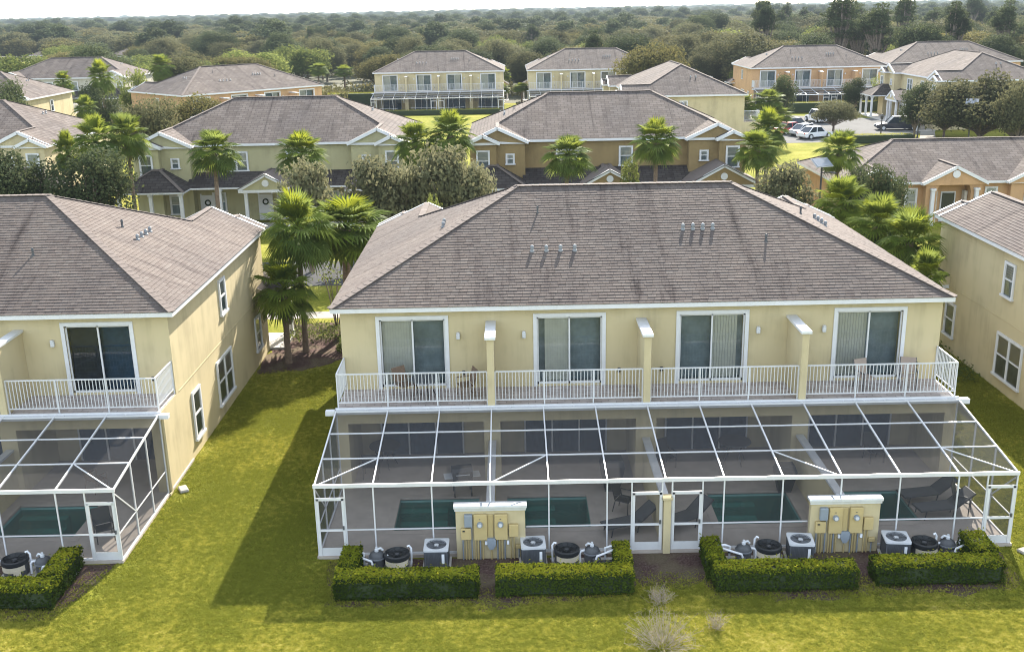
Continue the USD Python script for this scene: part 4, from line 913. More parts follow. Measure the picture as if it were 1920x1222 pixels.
def clubhouse():
    t = thing('single_storey_house', 'orange single storey building with an arched entrance and gables at the right', 'house', (30.5, 41.6, 0)); L, Dp, z = 22.0, 10.6, 3.05
    s = mbox(0, 0, 0, L, Dp, z) + mbox(5.9, -0.7, 0, 10.0, 0.5, z) + mbox(12.2, -0.5, 0, 17.0, 0.5, z)
    s -= mbox(6.7, -1, 0, 9.2, 0.3, 2.5) + m3.Manifold.cylinder(1.3, 1.25, 1.25, 32).rotate([90, 0, 0]).translate([7.95, 0.3, 2.3])
    obj('wall', MB().man(s), ORANGE, t)
    def gb(x0, x1, y): 
        xm = (x0 + x1) / 2; zr = z + 0.1 + (xm - x0 + 0.35) * 0.5
        return mhull([(x, yy, zz) for yy in (y, 5) for x, zz in ((x0 - 0.35, z - 0.1), (x0 - 0.35, z + 0.1), (xm, zr), (x1 + 0.35, z + 0.1), (x1 + 0.35, z - 0.1))])
    r = hip_solid(0, 0, L, Dp, ze=z + 0.1, ov=0.45, pitch=0.42) + gb(5.9, 10.0, -0.85) + gb(12.2, 17.0, -0.65) + gb(0.6, 4.0, -0.5)
    build_roof(t, r, False, wallmat=ORANGE)
    for x0, x1, y in ((5.9, 10.0, -0.9), (12.2, 17.0, -0.7), (0.6, 4.0, -0.55)):
        k = MB(); xm = (x0 + x1) / 2; zr = z + (xm - x0 + 0.35) * 0.5
        for e in (x0 - 0.35, x1 + 0.35): k.bar((e, y, z), (xm, y, zr), 0.12, 0.22)
        obj('rake_board', k, WHITE, t)
    cyl = trimesh.creation.cylinder(0.28, 0.08, sections=18, transform=trimesh.transformations.translation_matrix((7.95, -0.88, 3.75)) @ trimesh.transformations.rotation_matrix(PI / 2, (1, 0, 0)))
    obj('medallion', MB().tm(cyl), WHITE, t)
    for x in (6.35, 9.55): obj('column', MB().cbox((x, -0.85, 1.35), (0.26, 0.26, 2.7), ch=0.02).cbox((x, -0.85, 2.65), (0.36, 0.36, 0.14)).cbox((x, -0.85, 0.12), (0.36, 0.36, 0.24)), WHITE, t)
    d = obj('entrance_door', MB().box(7.4, 0.24, 0.05, 8.5, 0.3, 2.3), WHITE, t); obj('pane', MB().box(7.5, 0.2, 0.3, 8.4, 0.238, 2.2), CARGLASS, d)
    for x in (6.85, 9.05): obj('stone_pier', MB().cbox((x, 0.0, 1.2), (0.22, 0.5, 2.4), ch=0.02), STONE, t)
    for x, y, w in ((4.6, 0, 0.95), (10.5, 0, 0.95), (13.2, -0.5, 1.4), (15.2, -0.5, 1.2), (2.2, 0, 1.0), (18.5, 0, 1.2)): window(t, (x, y, 0.55), w, 2.1, (0, -1, 0), blind=0.9)
    return t
clubhouse()

CAGE.place('white framed pool cage of grey insect screen behind the central house', (0, 0, 0))
CAGE.place('white framed pool cage at the left house, cut by the left picture edge', (-27, 0, 0))
CAGE.place('distant pool cage below the balconies of the far yellow house with its lawn in view', (-15.8, 140, 0))
CAGE.place('distant pool cage of the far yellow house beside the big olive tree', (9.3, 139.5, 0))
CAGE.place('pale pool cage under the orange far house behind the car park', (44.2, 133, 0))

ORD = ['leftmost', 'second', 'third', 'rightmost']
for k, x in enumerate((2.1, 5.72, 12.47, 16.22)): POOL.place(f'green blue pool with steps, {ORD[k]} of the four behind the central house', (x, PY0, 0), group='pools in the screened cages')
for k, x in enumerate((2.1, 5.72, 12.47, 16.22)):
    if k == 3: POOL.place('green blue pool in the cage of the left house', (x - 27, PY0, 0), group='pools in the screened cages')
for x, w in zip(PART, ('left', 'middle', 'right')): PRIV.place(f'{w} yellow dividing wall between the pools of the central house', (x, 0, 0), group='dividing walls between the pools')
PRIV.place('yellow dividing wall in the cage of the left house', (-11.25, 0, 0), group='dividing walls between the pools')
data(obj('gate_pier', MB().cbox((10.55, -6.5, 0.9), (0.22, 0.22, 1.8), ch=0.012).cbox((10.55, -6.5, 1.84), (0.3, 0.3, 0.08), ch=0.01), YELLOW), 'yellow pier between the two middle screen doors', 'pier')
UTIL.place('left utility wall with meters and conduits, at the cage of the central house', (4.2, -6.60, 0), group='meter walls')
UTIL.place('right utility wall with meters and conduits, at the cage of the central house', (14.82, -6.60, 0), group='meter walls')
for k, (x, y, a, w) in enumerate(((3.62, -7.02, 0, 'left of the left utility wall'), (6.5, -6.98, 2, 'right of the left utility wall'), (14.45, -7.1, -6, 'left of the right utility wall'), (17.3, -7.08, -7, 'right of the right utility wall'))):
    AC.place(f'grey air conditioner with a round top fan just {w}', (x, y, 0), a, group='air conditioners behind the hedges')
for x, y, a, sc, w in ((2.45, -7.2, 0, (1, 1, 1), 'behind the leftmost hedge of the central house'), (7.5, -7.12, 10, (-1, 1, 1), 'behind the second hedge from the left'), (13.5, -7.15, -15, (-1, 1, 1), 'behind the third hedge, left of an air conditioner'), (18.15, -7.1, 5, (1, 1, 1), 'behind the rightmost hedge'), (-8.95, -7.1, 0, (1, 1, 1), 'behind the hedge of the left house')):
    HEATER.place(f'round black topped pool heater {w}', (x, y, 0), a, sc, group='pool heaters')
for x, y, a, sc, w in ((1.75, -7.25, 0, (1, 1, 1), 'left end of the leftmost near hedge'), (8.35, -7.2, 0, (-1, 1, 1), 'right end of the second hedge from the left'), (12.65, -7.25, 0, (1, 1, 1), 'left end of the third hedge'), (18.95, -7.15, 0, (-1, 1, 1), 'right end of the rightmost hedge'), (-8.0, -7.2, 0, (-1, 1, 1), 'hedge end of the left house')):
    FILTER.place(f'pool filter with white pipes behind the {w}', (x, y, 0), a, sc, group='pool filters')
HG = 'clipped hedges screening the pool machines'
hedge('clipped hedge at the left end of the central house, its short arm on the left', [(0.82, -9.0, 4.92, -8.25, 0.72), (0.82, -8.25, 1.42, -6.9, 0.70)], HG)
hedge('clipped hedge second from the left at the central house, its short arm on the right', [(5.4, -8.95, 9.3, -8.2, 0.72), (8.85, -8.2, 9.36, -6.9, 0.70)], HG)
hedge('clipped hedge third from the left at the central house, its arm towards the screen doors', [(11.6, -8.92, 15.64, -8.2, 0.72), (11.5, -8.2, 12.05, -6.8, 0.70)], HG)
hedge('clipped hedge at the right end of the central house with a bushy right arm', [(16.17, -8.75, 19.85, -8.05, 0.72), (19.2, -8.05, 19.95, -6.9, 0.78)], HG)
hedge('clipped hedge of the left house, cut by the left picture edge', [(-14.5, -9.15, -7.0, -8.35, 0.72), (-7.75, -8.35, -7.05, -6.7, 0.72)], HG)

# furniture on balconies and pool decks
TABLE.place('dark round table behind the leftmost balcony railing', (2.95, -1.0, 3.055))
CHAIR_B.place('brown wicker chair on the leftmost balcony beside the partition', (4.35, -0.85, 3.055), -70)
CHAIR_B.place('brown wicker chair left of the dark table on the leftmost balcony', (2.2, -0.7, 3.055), 40)
CHAIR_T.place('tan sling chair in front of the rightmost sliding door, left of two', (18.2, -0.85, 3.055), 20)
CHAIR_T.place('tan sling chair at the right of the rightmost sliding door', (19.7, -0.8, 3.055), -15)
GRILL.place('grey lidded grill in the leftmost lanai of the central house', (4.2, -2.5, 0.1), 10, 0.95)
COVERED.place('black covered grill in the second lanai from the left', (9.3, -2.3, 0.1))
COVERED.place('dark blue black covered grill in the third lanai from the left', (15.1, -2.7, 0.1), 0, 0.85)
TABLE.place('dark round table in the leftmost lanai of the central house', (1.3, 0.0, 0.1), 0, 1.1)
CHAIR_K.place('black patio chair at the table in the leftmost lanai', (0.9, -0.9, 0.1), 180)
TABLE.place('dark round table in the third lanai from the left', (13.9, -0.3, 0.1), 0, 1.15)
CHAIR_K.place('black patio chair in the third lanai from the left', (11.4, -0.6, 0.1), 30)
CHAIR_K.place('black patio chair in the rightmost lanai', (18.9, -0.4, 0.1), 10)
CHAIR_K.place('black patio chair by the second pool, beside the middle dividing wall', (9.55, -3.9, 0.1), 60)
LOUNGER.place('black lounger behind the left middle screen door', (9.6, -5.2, 0.1), 20, 0.95)
LOUNGER.place('black lounger behind the right middle screen door', (11.4, -5.0, 0.1), 30)
LOUNGER.place('rear one of two grey loungers by the rightmost pool', (19.6, -3.6, 0.1), 8)
LOUNGER.place('front one of two grey loungers by the rightmost pool', (19.75, -4.6, 0.1), 8)
CHAIR_K.place('black patio chair at the right wall beside the grey loungers', (20.4, -4.4, 0.1), 60)
CHAIR_K.place('black patio chair behind the screen door of the left house', (-7.0, -5.2, 0.1), 30)
CHAIR_B.place('brown chair in the lanai of the left house', (-8.6, -1.6, 0.1), 150)
data(obj('splash_block', MB().cbox((-5.62, -1.55, 0.05), (0.3, 0.5, 0.1), rz=0.5, ch=0.03), PATHC), 'pale concrete splash block at the foot of the left house downspout', 'splash block')
data(obj('splash_block', MB().cbox((21.3, -6.9, 0.05), (0.45, 0.28, 0.1), rz=0.4, ch=0.03), PATHC), 'pale concrete splash block at the right corner of the central cage', 'splash block')

# ------------------------------------------------------------------ plants
PALM = {'slim': [palm_maker(3.3, 21, 34, 0.9, 0.85)], 'tall': [palm_maker(5.8, 22, 50, 1.05, 1.0)], 'low': [palm_maker(4.9, 23, 46, 1.0, 0.9)], 'mid': [palm_maker(6.2, 24, 42, 0.95, 0.9), palm_maker(6.2, 25, 46, 0.9, 0.95)]}
PH, PW = {'slim': 3.3, 'tall': 5.8, 'low': 4.9, 'mid': 6.2}, {'slim': 2.9, 'tall': 3.7, 'low': 3.5, 'mid': 3.4}
PALMS = [
    ('slim', -4.66, 12.1, 3.54, 2.85, 'slender lowest fan palm beside the sunlit wall of the left house'),
    ('tall', -4.12, 13.7, 6.10, 3.40, 'fan palm with round yellow new leaves between the two near houses'),
    ('tall', -2.47, 17.0, 5.39, 5.52, 'largest fan palm, its broad crown touching the left roof edge of the central house'),
    ('low', 23.94, 21.0, 5.27, 3.32, 'fan palm farthest back in the clump right of the central roof'),
    ('low', 24.28, 16.5, 5.10, 3.34, 'middle fan palm of the clump right of the central roof'),
    ('low', 24.70, 13.0, 5.04, 3.13, 'fan palm nearest the shaded wall of the right house, beside the central roof'),
    ('low', 24.04, 9.0, 4.28, 1.97, 'low fan palm peeking over the right eave of the central roof'),
    ('mid', -15.45, 41.0, 6.37, 3.54, 'fan palm standing before the sage green townhouse, left of its white portico'),
    ('mid', -8.80, 40.0, 6.18, 3.61, 'fan palm before the sage green townhouse, above the pale grey bushes'),
    ('mid', -0.69, 42.0, 6.60, 3.12, 'left one of two fan palms between the sage green and tan townhouses'),
    ('mid', 1.74, 42.0, 7.06, 3.50, 'right one of two fan palms between the sage green and tan townhouses'),
    ('mid', 9.99, 40.0, 5.74, 3.50, 'full round fan palm in front of the left half of the tan townhouse'),
    ('mid', 16.45, 40.0, 6.52, 3.49, 'spiky fan palm in front of the right half of the tan townhouse'),
    ('mid', 24.12, 41.0, 5.79, 3.28, 'bushy tall palm right of the tan townhouse'),
    ('mid', 25.86, 46.0, 6.53, 3.07, 'second palm head rising behind the bushy palm right of the tan townhouse'),
    ('mid', 28.79, 38.0, 5.97, 3.04, 'slim fan palm on a bare trunk by the lamp post near the orange building'),
    ('mid', -23.42, 40.0, 7.29, 3.22, 'bright fan palm behind the dark round tree, left of the sage green townhouse'),
    ('mid', -21.87, 42.0, 7.40, 3.11, 'fan palm leaning against the left corner of the sage green townhouse'),
    ('mid', -25.85, 41.0, 6.38, 2.12, 'small fan palm low behind the dark round tree at the left'),
    ('mid', 33.08, 88.0, 4.75, 3.39, 'left palm of the pair beside the yellow gabled end wall at the parking lot'),
    ('mid', 35.97, 88.0, 5.00, 3.82, 'right palm of the pair beside the yellow gabled end wall at the parking lot'),
    ('mid', 36.90, 86.0, 3.65, 2.74, 'low palm at the edge of the parking lot next to the palm pair'),
    ('mid', 5.10, 150.0, 4.87, 2.94, 'far palm between the two distant yellow houses, the tallest there'),
    ('mid', 4.83, 142.0, 3.20, 3.09, 'low far palm left in the gap between the two distant yellow houses'),
    ('mid', 8.18, 142.0, 3.14, 3.18, 'low far palm right in the gap between the two distant yellow houses'),
    ('mid', -31.23, 175.0, 5.08, 3.96, 'distant palm left of the two by the orange roofed house at the wood'),
    ('mid', -26.06, 175.0, 4.57, 4.17, 'distant palm right of the two by the orange roofed house at the wood'),
    ('mid', -48.48, 135.0, 8.02, 3.87, 'bright palm behind the pale house with the dark roof, right of its roof'),
    ('mid', -43.23, 95.0, 8.59, 3.23, 'grey green palm before the pale house with the dark roof'),
    ('mid', -57.48, 118.0, 6.88, 2.74, 'small palm at the left side of the pale house with the dark roof'),
    ('mid', -40.50, 82.0, 6.00, 2.69, 'low bushy palm beside the yellow side wall at the left'),
]
for i, (k, x, y, z, w, l) in enumerate(PALMS):
    s = w / PW[k] * (1.04 if i < 7 else 1.14); PALM[k][i % len(PALM[k])].place(l, (x, y, 0), (i * 77) % 360, (s, s, z / PH[k]), group='fan palms')
TREE = {'oak': (tree_maker('oak_tree', 31, 8.0, 8.0, 1.6, OAK, 42, 300, 0.12, 0.7, 'dome'), 8, 8), 'big': (tree_maker('oak_tree', 37, 8.0, 10.0, 0.9, OAK, 64, 300, 0.13, 0.8, 'dome', spread=1.2), 8, 10), 'oak2': (tree_maker('oak_tree', 36, 8.0, 8.0, 1.6, OLIVE, 40, 300, 0.12, 0.75, 'dome'), 8, 8),
        'dark': (tree_maker('dense_tree', 32, 7.0, 5.0, 0.8, OAKD, 40, 420, 0.10, 0.95), 7, 5), 'grey': (tree_maker('shrub_tree', 33, 5.0, 4.2, 1.3, SILVER, 52, 300, 0.115, 0.95, multi=4), 5, 5), 'bright': (tree_maker('light_green_tree', 34, 6.0, 5.0, 0.9, BRIGHT, 34, 300, 0.11, 0.85), 6, 5)}
TREES = [
    ('dark', -28.55, 38.0, 8.03, 4.16, 'dark green bushy tree at the left edge above the near left roof'),
    ('dark', -22.74, 36.0, 8.06, 4.52, 'round dark grey green tree before the sage green townhouse, left of its porch'),
    ('oak', -29.82, 72.0, 9.78, 6.96, 'broad brownish tree behind the sage green roof, left half of the clump'),
    ('oak', -26.98, 80.0, 9.48, 7.48, 'broad olive tree behind the sage green roof, right half of the clump'),
    ('grey', -6.66, 30.0, 7.16, 3.32, 'pale grey bush before the sage green townhouse, right of its white portico'),
    ('grey', -2.57, 32.0, 7.73, 3.07, 'left grey green tree in the clump between sage green and tan townhouse'),
    ('grey', -0.67, 31.0, 7.41, 3.03, 'second grey green tree of the clump between sage green and tan townhouse'),
    ('grey', 2.00, 30.0, 7.98, 2.98, 'third grey green tree of the clump, left of the tan townhouse corner'),
    ('grey', 3.78, 31.0, 7.32, 2.53, 'rightmost grey green tree of the clump at the tan townhouse corner'),
    ('grey', 24.20, 34.0, 6.56, 2.82, 'grey green bush between the bushy palm and the solar lamp post'),
    ('dark', 28.92, 33.0, 5.95, 2.09, 'dark shrub tree left of the orange single storey building'),
    ('dark', 29.81, 31.0, 6.56, 2.64, 'dark shrub tree standing before the left end of the orange building'),
    ('big', 59.59, 85.0, 9.60, 12.93, 'huge spreading oak before the yellow house at the right edge'),
    ('big', 58.35, 92.0, 7.11, 7.01, 'oak with a dark base, left neighbour of the huge spreading oak'),
    ('big', 61.47, 80.0, 8.94, 6.93, 'oak crown cut by the right picture edge beside the huge spreading oak'),
    ('dark', 54.78, 92.0, 7.01, 3.18, 'narrow dark tree by the street lamp, left of the oaks at the right'),
    ('oak', 46.82, 98.0, 4.97, 5.88, 'round grey green tree between the parked cars'),
    ('dark', 42.52, 108.0, 7.21, 3.00, 'dark round tree at the left end of the orange far house'),
    ('dark', 56.96, 122.0, 5.42, 3.14, 'small dark tree before the balconies of the orange far house'),
    ('dark', -42.71, 92.0, 8.71, 3.49, 'dark tree before the pale house with the dark roof'),
    ('bright', -45.26, 112.0, 9.43, 4.38, 'pale green round tree right of the pale house, before its roof'),
    ('oak', 28.01, 128.0, 13.10, 10.08, 'big olive tree hiding the right end of the second distant yellow house'),
    ('bright', 46.35, 150.0, 7.26, 3.86, 'bright green tree left of the orange far house'),
    ('bright', -89.33, 170.0, 9.78, 4.56, 'bright green tree at the left picture edge by the mown field'),
    ('dark', -49.79, 85.0, 9.87, 4.19, 'brownish tree at the left edge before the yellow side wall'),
    ('dark', 32.33, 45.0, 4.30, 1.84, 'low shrub tree below the slim palm by the orange building'),
    ('bright', 14.80, 42.0, 5.55, 1.57, 'low green shrub at the foot of the tan townhouse'),
    ('bright', 1.62, 24.0, 6.26, 0.91, 'small yellow green sapling at the left roof edge of the central house'),
    ('bright', 61.60, 125.0, 5.72, 2.39, 'thin tree behind the lot'),
]
for i, (k, x, y, h, w, l) in enumerate(TREES):
    kk = 'oak2' if k == 'oak' and i % 2 else k; T, ph, pw = TREE[kk]
    f = {'grey': (1.5, 1.85, 1.6, 1.95)[i % 4], 'dark': 1.38}.get(k, 1.12); T.place(l, (x, y, 0), (i * 131) % 360, (w / pw * f, w / pw * f, h / ph * ((0.94, 1.06, 0.98)[i % 3] if k == 'grey' else 1)), group='garden trees between the houses')

# the wood
WOOD = [tree_maker('forest_tree', 41, 10, 10, 1.5, OLIVE, 36, 260, 0.15, 0.8, 'dome', spread=0.6), tree_maker('forest_tree', 42, 10, 9, 1.2, OAKD, 38, 260, 0.15, 0.9, spread=0.6), tree_maker('forest_tree', 43, 11, 9, 1.5, OAK, 38, 260, 0.15, 0.9, spread=0.6), tree_maker('forest_tree', 45, 9, 10, 1.0, BRIGHT, 32, 260, 0.15, 0.85, 'dome', spread=0.6), tree_maker('pine_tree', 44, 17, 7, 6, OAKD, 40, 260, 0.16, 0.6, 'cone')]
WLAB = ['rounded olive brown tree in the wood behind the houses', 'dark green tree in the wood behind the houses', 'grey green tree in the wood behind the houses', 'yellow green tree in the wood behind the houses', 'tall dark pine standing above the wood at the right']
WGRP = ['olive brown trees of the wood', 'dark green trees of the wood', 'grey green trees of the wood', 'yellow green trees of the wood', 'tall pines of the wood']
r_ = np.random.default_rng(99)
KEEP = [(-44, 128, -19, 186), (-24, 118, 40, 160), (40, 80, 92, 156), (-60, 90, -14, 128), (-82, 95, -48, 160), (-200, 318, -105, 365)]
spots = []; tries = 0
while len(spots) < 285 and tries < 60000:
    tries += 1; y = 122 + 230 * r_.random() ** 1.15; x = 6 + (y + 35) * r_.uniform(-0.56, 0.56)
    if any(a < x < c and b < y < d for a, b, c, d in KEEP): continue
    if x < -60 and y < 165: continue
    g = 960 + 1960 * (x - 6) / (y + 35)
    if (-40 < g < 145 or 200 < g < 285) and 175 < y < 320: continue
    if 690 < g < 1180 and y < 160: continue
    if any((x - a) ** 2 + (y - b) ** 2 < (4.6 + y * 0.012) ** 2 for a, b in spots): continue
    spots.append((x, y))
spots.sort(key=lambda p: p[1])
for x, y in spots:
    right = x > 40 + 0.1 * (y - 120); k = r_.choice(5, p=(0.25, 0.27, 0.2, 0.08, 0.2) if right else (0.34, 0.30, 0.22, 0.11, 0.03))
    h = (r_.uniform(9.5, 13) if right else r_.uniform(7.5, 11)) if k < 4 else (r_.uniform(14, 18.5) if right else r_.uniform(11, 13)); s = h / (10, 10, 11, 9, 17)[k]
    WOOD[k].place(WLAB[k], (x, y, 0), r_.uniform(0, 360), (s * r_.uniform(0.9, 1.6), s * r_.uniform(0.9, 1.6), s), group=WGRP[k])
# the far wood reads as one mass
protos, pos, ids, scl = [], [], [], []
fw = UsdGeom.PointInstancer.Define(stage, '/World/far_wood')
for k, (m, h, w, tr, nb) in enumerate(((OLIVE, 10, 12, 1, 26), (OAKD, 10, 11, 1, 26), (OAK, 11, 11, 1, 26), (OAKD, 16, 8, 5, 24))):
    r = np.random.default_rng(60 + k); R = np.array([w / 2, w / 2, (h - tr) / 2]); bl = []
    for i in range(nb):
        d = r.standard_normal(3); d /= np.linalg.norm(d); c = d * R * r.uniform(0.35, 0.8); b = min(R) * r.uniform(0.3, 0.5); bl.append(((c[0], c[1], (h + tr) / 2 + c[2]), (b * 1.2, b * 1.2, b * 0.8)))
    P, N = crown_points(bl, 75, r); v, f = leaf_quads(P, N + (0, 0, 0.3), 0.34, r, 0.62, 0.6); protos.append(usdkit.mesh(stage, f'/World/far_wood/tree_crown_{k:03d}', (v, f), m).GetPath())
for n, a, b in ((2600, 300, 800), (3800, 800, 2000), (3600, 2000, 3700)):
    y = np.sqrt(r_.uniform(a * a, b * b, n)); x = 6 + (y + 35) * r_.uniform(-0.56, 0.56, n); g = 960 + 1960 * (x - 6) / (y + 35); far = 1 + np.clip((y - 600) / 2400, 0, 1) * 1.3
    for i in range(n):
        if y[i] < 368 and x[i] < -60 and (-40 < g[i] < 145 or 200 < g[i] < 285): continue
        k = r_.choice(4, p=(0.27, 0.35, 0.26, 0.12) if y[i] < 700 else (0.06, 0.62, 0.12, 0.20)); s = r_.uniform(0.85, 1.15); pos.append((x[i], y[i], 0)); ids.append(k); scl.append((s * far[i] * 1.2, s * far[i] * 1.2, s * r_.uniform(0.62, 0.84)))
fw.CreatePrototypesRel().SetTargets(protos); fw.CreateProtoIndicesAttr(Vt.IntArray(ids)); fw.CreatePositionsAttr(Vt.Vec3fArray.FromNumpy(np.array(pos, np.float32))); fw.CreateScalesAttr(Vt.Vec3fArray.FromNumpy(np.array(scl, np.float32)))
ang = r_.uniform(0, 2 * PI, len(pos)); fw.CreateOrientationsAttr(Vt.QuathArray([Gf.Quath(float(math.cos(a / 2)), 0, 0, float(math.sin(a / 2))) for a in ang]))
data(fw.GetPrim(), 'far off wood reaching to the horizon', 'wood', kind='stuff')
# undergrowth between trunks
def bush_patch(name, polys, n, mat, size, label, seed, hmax=1.6):
    r = np.random.default_rng(seed); P = []
    for a, b, c, d in polys:
        q = np.column_stack([r.uniform(a, c, n), r.uniform(b, d, n)]); z = meshkit.fbm(np.column_stack([q * 0.35, np.zeros(n)]), 3, seed); P.append(np.column_stack([q, z * hmax * r.random(n) ** 0.6]))
    P = np.vstack(P); v, f = leaf_quads(P, np.tile((0, -0.2, 1.0), (len(P), 1)), size, r); data(obj(name, (v, f), mat), label, 'undergrowth', kind='stuff')
bush_patch('undergrowth', [(-90, 160, 95, 176), (-46, 118, -22, 160)], 26000, OLIVE, 0.3, 'rough undergrowth at the foot of the wood', 71, 3.4)
hedge('long dark hedge at the wood left of the distant yellow house', [(-26, 152, -17.5, 154, 2.0)], None, 60)
hedge('dark hedge in front of the orange far house', [(45, 123.5, 63, 125, 1.5)], None, 60)
hedge('low hedge along the near side of the car park', [(44, 87.2, 53, 88.4, 1.0)], None, 90)
hedge('dark hedge below the distant pool cage with its lawn in view', [(-15.5, 131.3, 4.6, 132.3, 0.8)], None, 90)
bush_patch('ground_cover', [(-5.6, 15.0, -0.6, 18.2), (-2.6, 13.3, -0.4, 15.0)], 2200, BRIGHT, 0.06, 'low bright ground cover under the palms between the near houses', 72, 0.7)
bush_patch('ground_cover', [(21.4, 7.5, 26.2, 19.0)], 5000, BRIGHT, 0.07, 'low green ground cover under the clump right of the central roof', 73, 1.3)
def crape(label, loc, seed):
    t = thing('crape_myrtle', label, 'small tree', loc); r = np.random.default_rng(seed); m, P = MB(), []
    for k in range(9):
        a = r.uniform(0, 2 * PI); q = np.array([0.12 * math.cos(a), 0.12 * math.sin(a), 0]); e = np.array([0.8 * math.cos(a), 0.8 * math.sin(a), r.uniform(2.0, 2.9)]); m.tube([q, q + (e - q) * 0.5 + (0, 0, 0.3), e], [0.03, 0.022, 0.01], 5); P.append(e + r.normal(0, 0.25, (26, 3)))
    obj('stems', m, BARK, t); P = np.vstack(P); v, f = leaf_quads(P, np.tile((0, 0, 1.0), (len(P), 1)), 0.07, r); obj('leaves', (v, f), BRIGHT, t)
crape('thin multi stemmed small tree on the mulch behind the tall palms', (-3.3, 18.2, 0), 5)
crape('thin multi stemmed small tree by the footpath left of the tall palms', (-5.2, 17.5, 0), 6)

def twig_bush(label, loc, seed, n=120, h=0.9, w=0.6):
    t = thing('dry_bush', label, 'bush', loc); r = np.random.default_rng(seed); m = MB(); P = []
    for k in range(n):
        a = r.uniform(0, 2 * PI); s = r.uniform(0.1, 1) ** 0.7 * w; q = np.array([s * 0.3 * math.cos(a), s * 0.3 * math.sin(a), 0]); e = np.array([s * math.cos(a), s * math.sin(a), h * r.uniform(0.35, 1) * (1 - 0.4 * s / w)]); mid = (q + e) / 2 + r.normal(0, 0.05, 3); m.tube([q, mid, e], [0.006, 0.005, 0.002], 3, cap=False)
        for j in range(3): f = mid + (e - mid) * r.random(); g = f + r.normal(0, 0.09, 3) + (0, 0, 0.06); m.tube([f, g], [0.004, 0.002], 3, cap=False); P.append(g)
    obj('twigs', m, TWIG, t); v, f = leaf_quads(np.array(P), np.tile((0, 0, 1.0), (len(P), 1)), 0.018, r); obj('seed_heads', (v, f), FRONDD, t)
twig_bush('dry leafless bush at the bottom edge below the middle screen doors', (9.75, -11.3, 0), 3, 130, 0.95, 1.15)
twig_bush('dry weeds on the lawn right of the dry bush', (11.3, -10.6, 0), 4, 40, 0.55, 0.3)
twig_bush('dry weeds at the bare soil beside the third hedge', (10.0, -9.3, 0), 8, 50, 0.5, 0.45)

# ------------------------------------------------------------------ cars and lamps
def car_maker(body, L=4.6, Wd=1.8, H=1.45, boxy=False):
    def build(label, loc, rz, sc, group):
        t = thing('parked_car', label, 'car', loc, rz, sc, group); h = L / 2; sh = 0.92 if boxy else 0.82
        low = MB().man(mhull([(x, y * q, z) for x, z, q in ((-h, 0.38, 0.86), (-h + 0.06, sh - 0.06, 0.86), (-h + 0.7, sh, 0.94), (0, sh + 0.03, 1), (0, 0.28, 0.98), (h - 1.0, sh - 0.02, 0.95), (h - 0.1, sh - 0.2, 0.82), (h, 0.42, 0.8), (h - 0.2, 0.25, 0.8), (-h + 0.2, 0.25, 0.85)) for y in (-Wd / 2, Wd / 2)]))
        obj('body', low, body, t)
        x0, x1, x2, x3 = (-h + 0.15, -h + 0.45, 0.55, h - 1.35) if boxy else (-h + 0.55, -h + 1.3, 0.35, h - 1.45)
        obj('cabin_glass', MB().man(mhull([(x, y * q, z) for x, z, q in ((x0, sh - 0.02, 0.9), (x3, sh - 0.02, 0.9), (x1, H - 0.05, 0.72), (x2, H - 0.05, 0.72)) for y in (-Wd / 2, Wd / 2)])), CARGLASS, t)
        obj('roof', MB().man(mhull([(x, y, z) for z, e in ((H - 0.045, 0.0), (H, 0.08)) for x in (x1 - 0.05 + e, x2 + 0.05 - e) for y in (-Wd * 0.365 + e, Wd * 0.365 - e)])), body, t)
        pl = MB()
        for y in (-Wd / 2, Wd / 2):
            for a, b in ((x0, x1), (x3, x2), ((x0 + x3) / 2, (x1 + x2) / 2)): pl.bar((a, y * 0.9, sh), (b, y * 0.725, H - 0.03), 0.07, 0.05)
        obj('pillars', pl, body, t)
        for x in (-h + 0.85, h - 0.9):
            for y in (-Wd / 2 + 0.06, Wd / 2 - 0.06):
                w = obj('wheel', MB().tm(trimesh.creation.cylinder(0.33, 0.21, sections=20, transform=trimesh.transformations.translation_matrix((x, y, 0.33)) @ trimesh.transformations.rotation_matrix(PI / 2, (1, 0, 0)))), RUBBER, t)
                obj('rim', MB().tm(trimesh.creation.cylinder(0.2, 0.23, sections=14, transform=trimesh.transformations.translation_matrix((x, y, 0.33)) @ trimesh.transformations.rotation_matrix(PI / 2, (1, 0, 0)))), ACL, w)
        for y in (-0.6, 0.6):
            obj('headlight', MB().cbox((h - 0.1, y, 0.6), (0.12, 0.34, 0.12), ch=0.02), ACL, t); obj('tail_light', MB().cbox((-h + 0.04, y * 1.05, 0.72), (0.08, 0.26, 0.14), ch=0.02), CRED, t)
        return t
    return Kind(build)
def paint(n, c): return M(n, {'p': ('principled_bsdf', {'base_color': c, 'roughness': 0.3, 'coat_weight': 0.6, 'metallic': 0.1})})
CRED = paint('red_paint', (0.35, 0.02, 0.03)); CDARK = paint('dark_paint', (0.012, 0.014, 0.022)); CWHITE = paint('white_paint', (0.75, 0.76, 0.78)); CBLUE = paint('navy_paint', (0.02, 0.03, 0.06)); CSIL = paint('silver_paint', (0.45, 0.47, 0.5))
car_maker(CDARK, 5.4, 1.95, 1.75, True).place('black car parked alone crosswise in the middle of the car park', (55.6, 100.2, 0), 172)
car_maker(CWHITE).place('white sedan parked nearest, at the near left of the car park', (43.2, 93.4, 0), 28)
car_maker(CSIL).place('silver sedan parked between the white and the red car', (43.0, 96.4, 0), 26)
car_maker(CRED).place('red car parked left behind the white sedan', (41.6, 98.6, 0), 26)
car_maker(CBLUE, 4.8, 1.85, 1.5).place('dark blue car parked behind the red car', (43.4, 103.4, 0), 24)
car_maker(CWHITE, 4.9, 1.95, 1.75, True).place('white van like car at the far side of the car park behind the round tree', (48.6, 111.2, 0), 100)
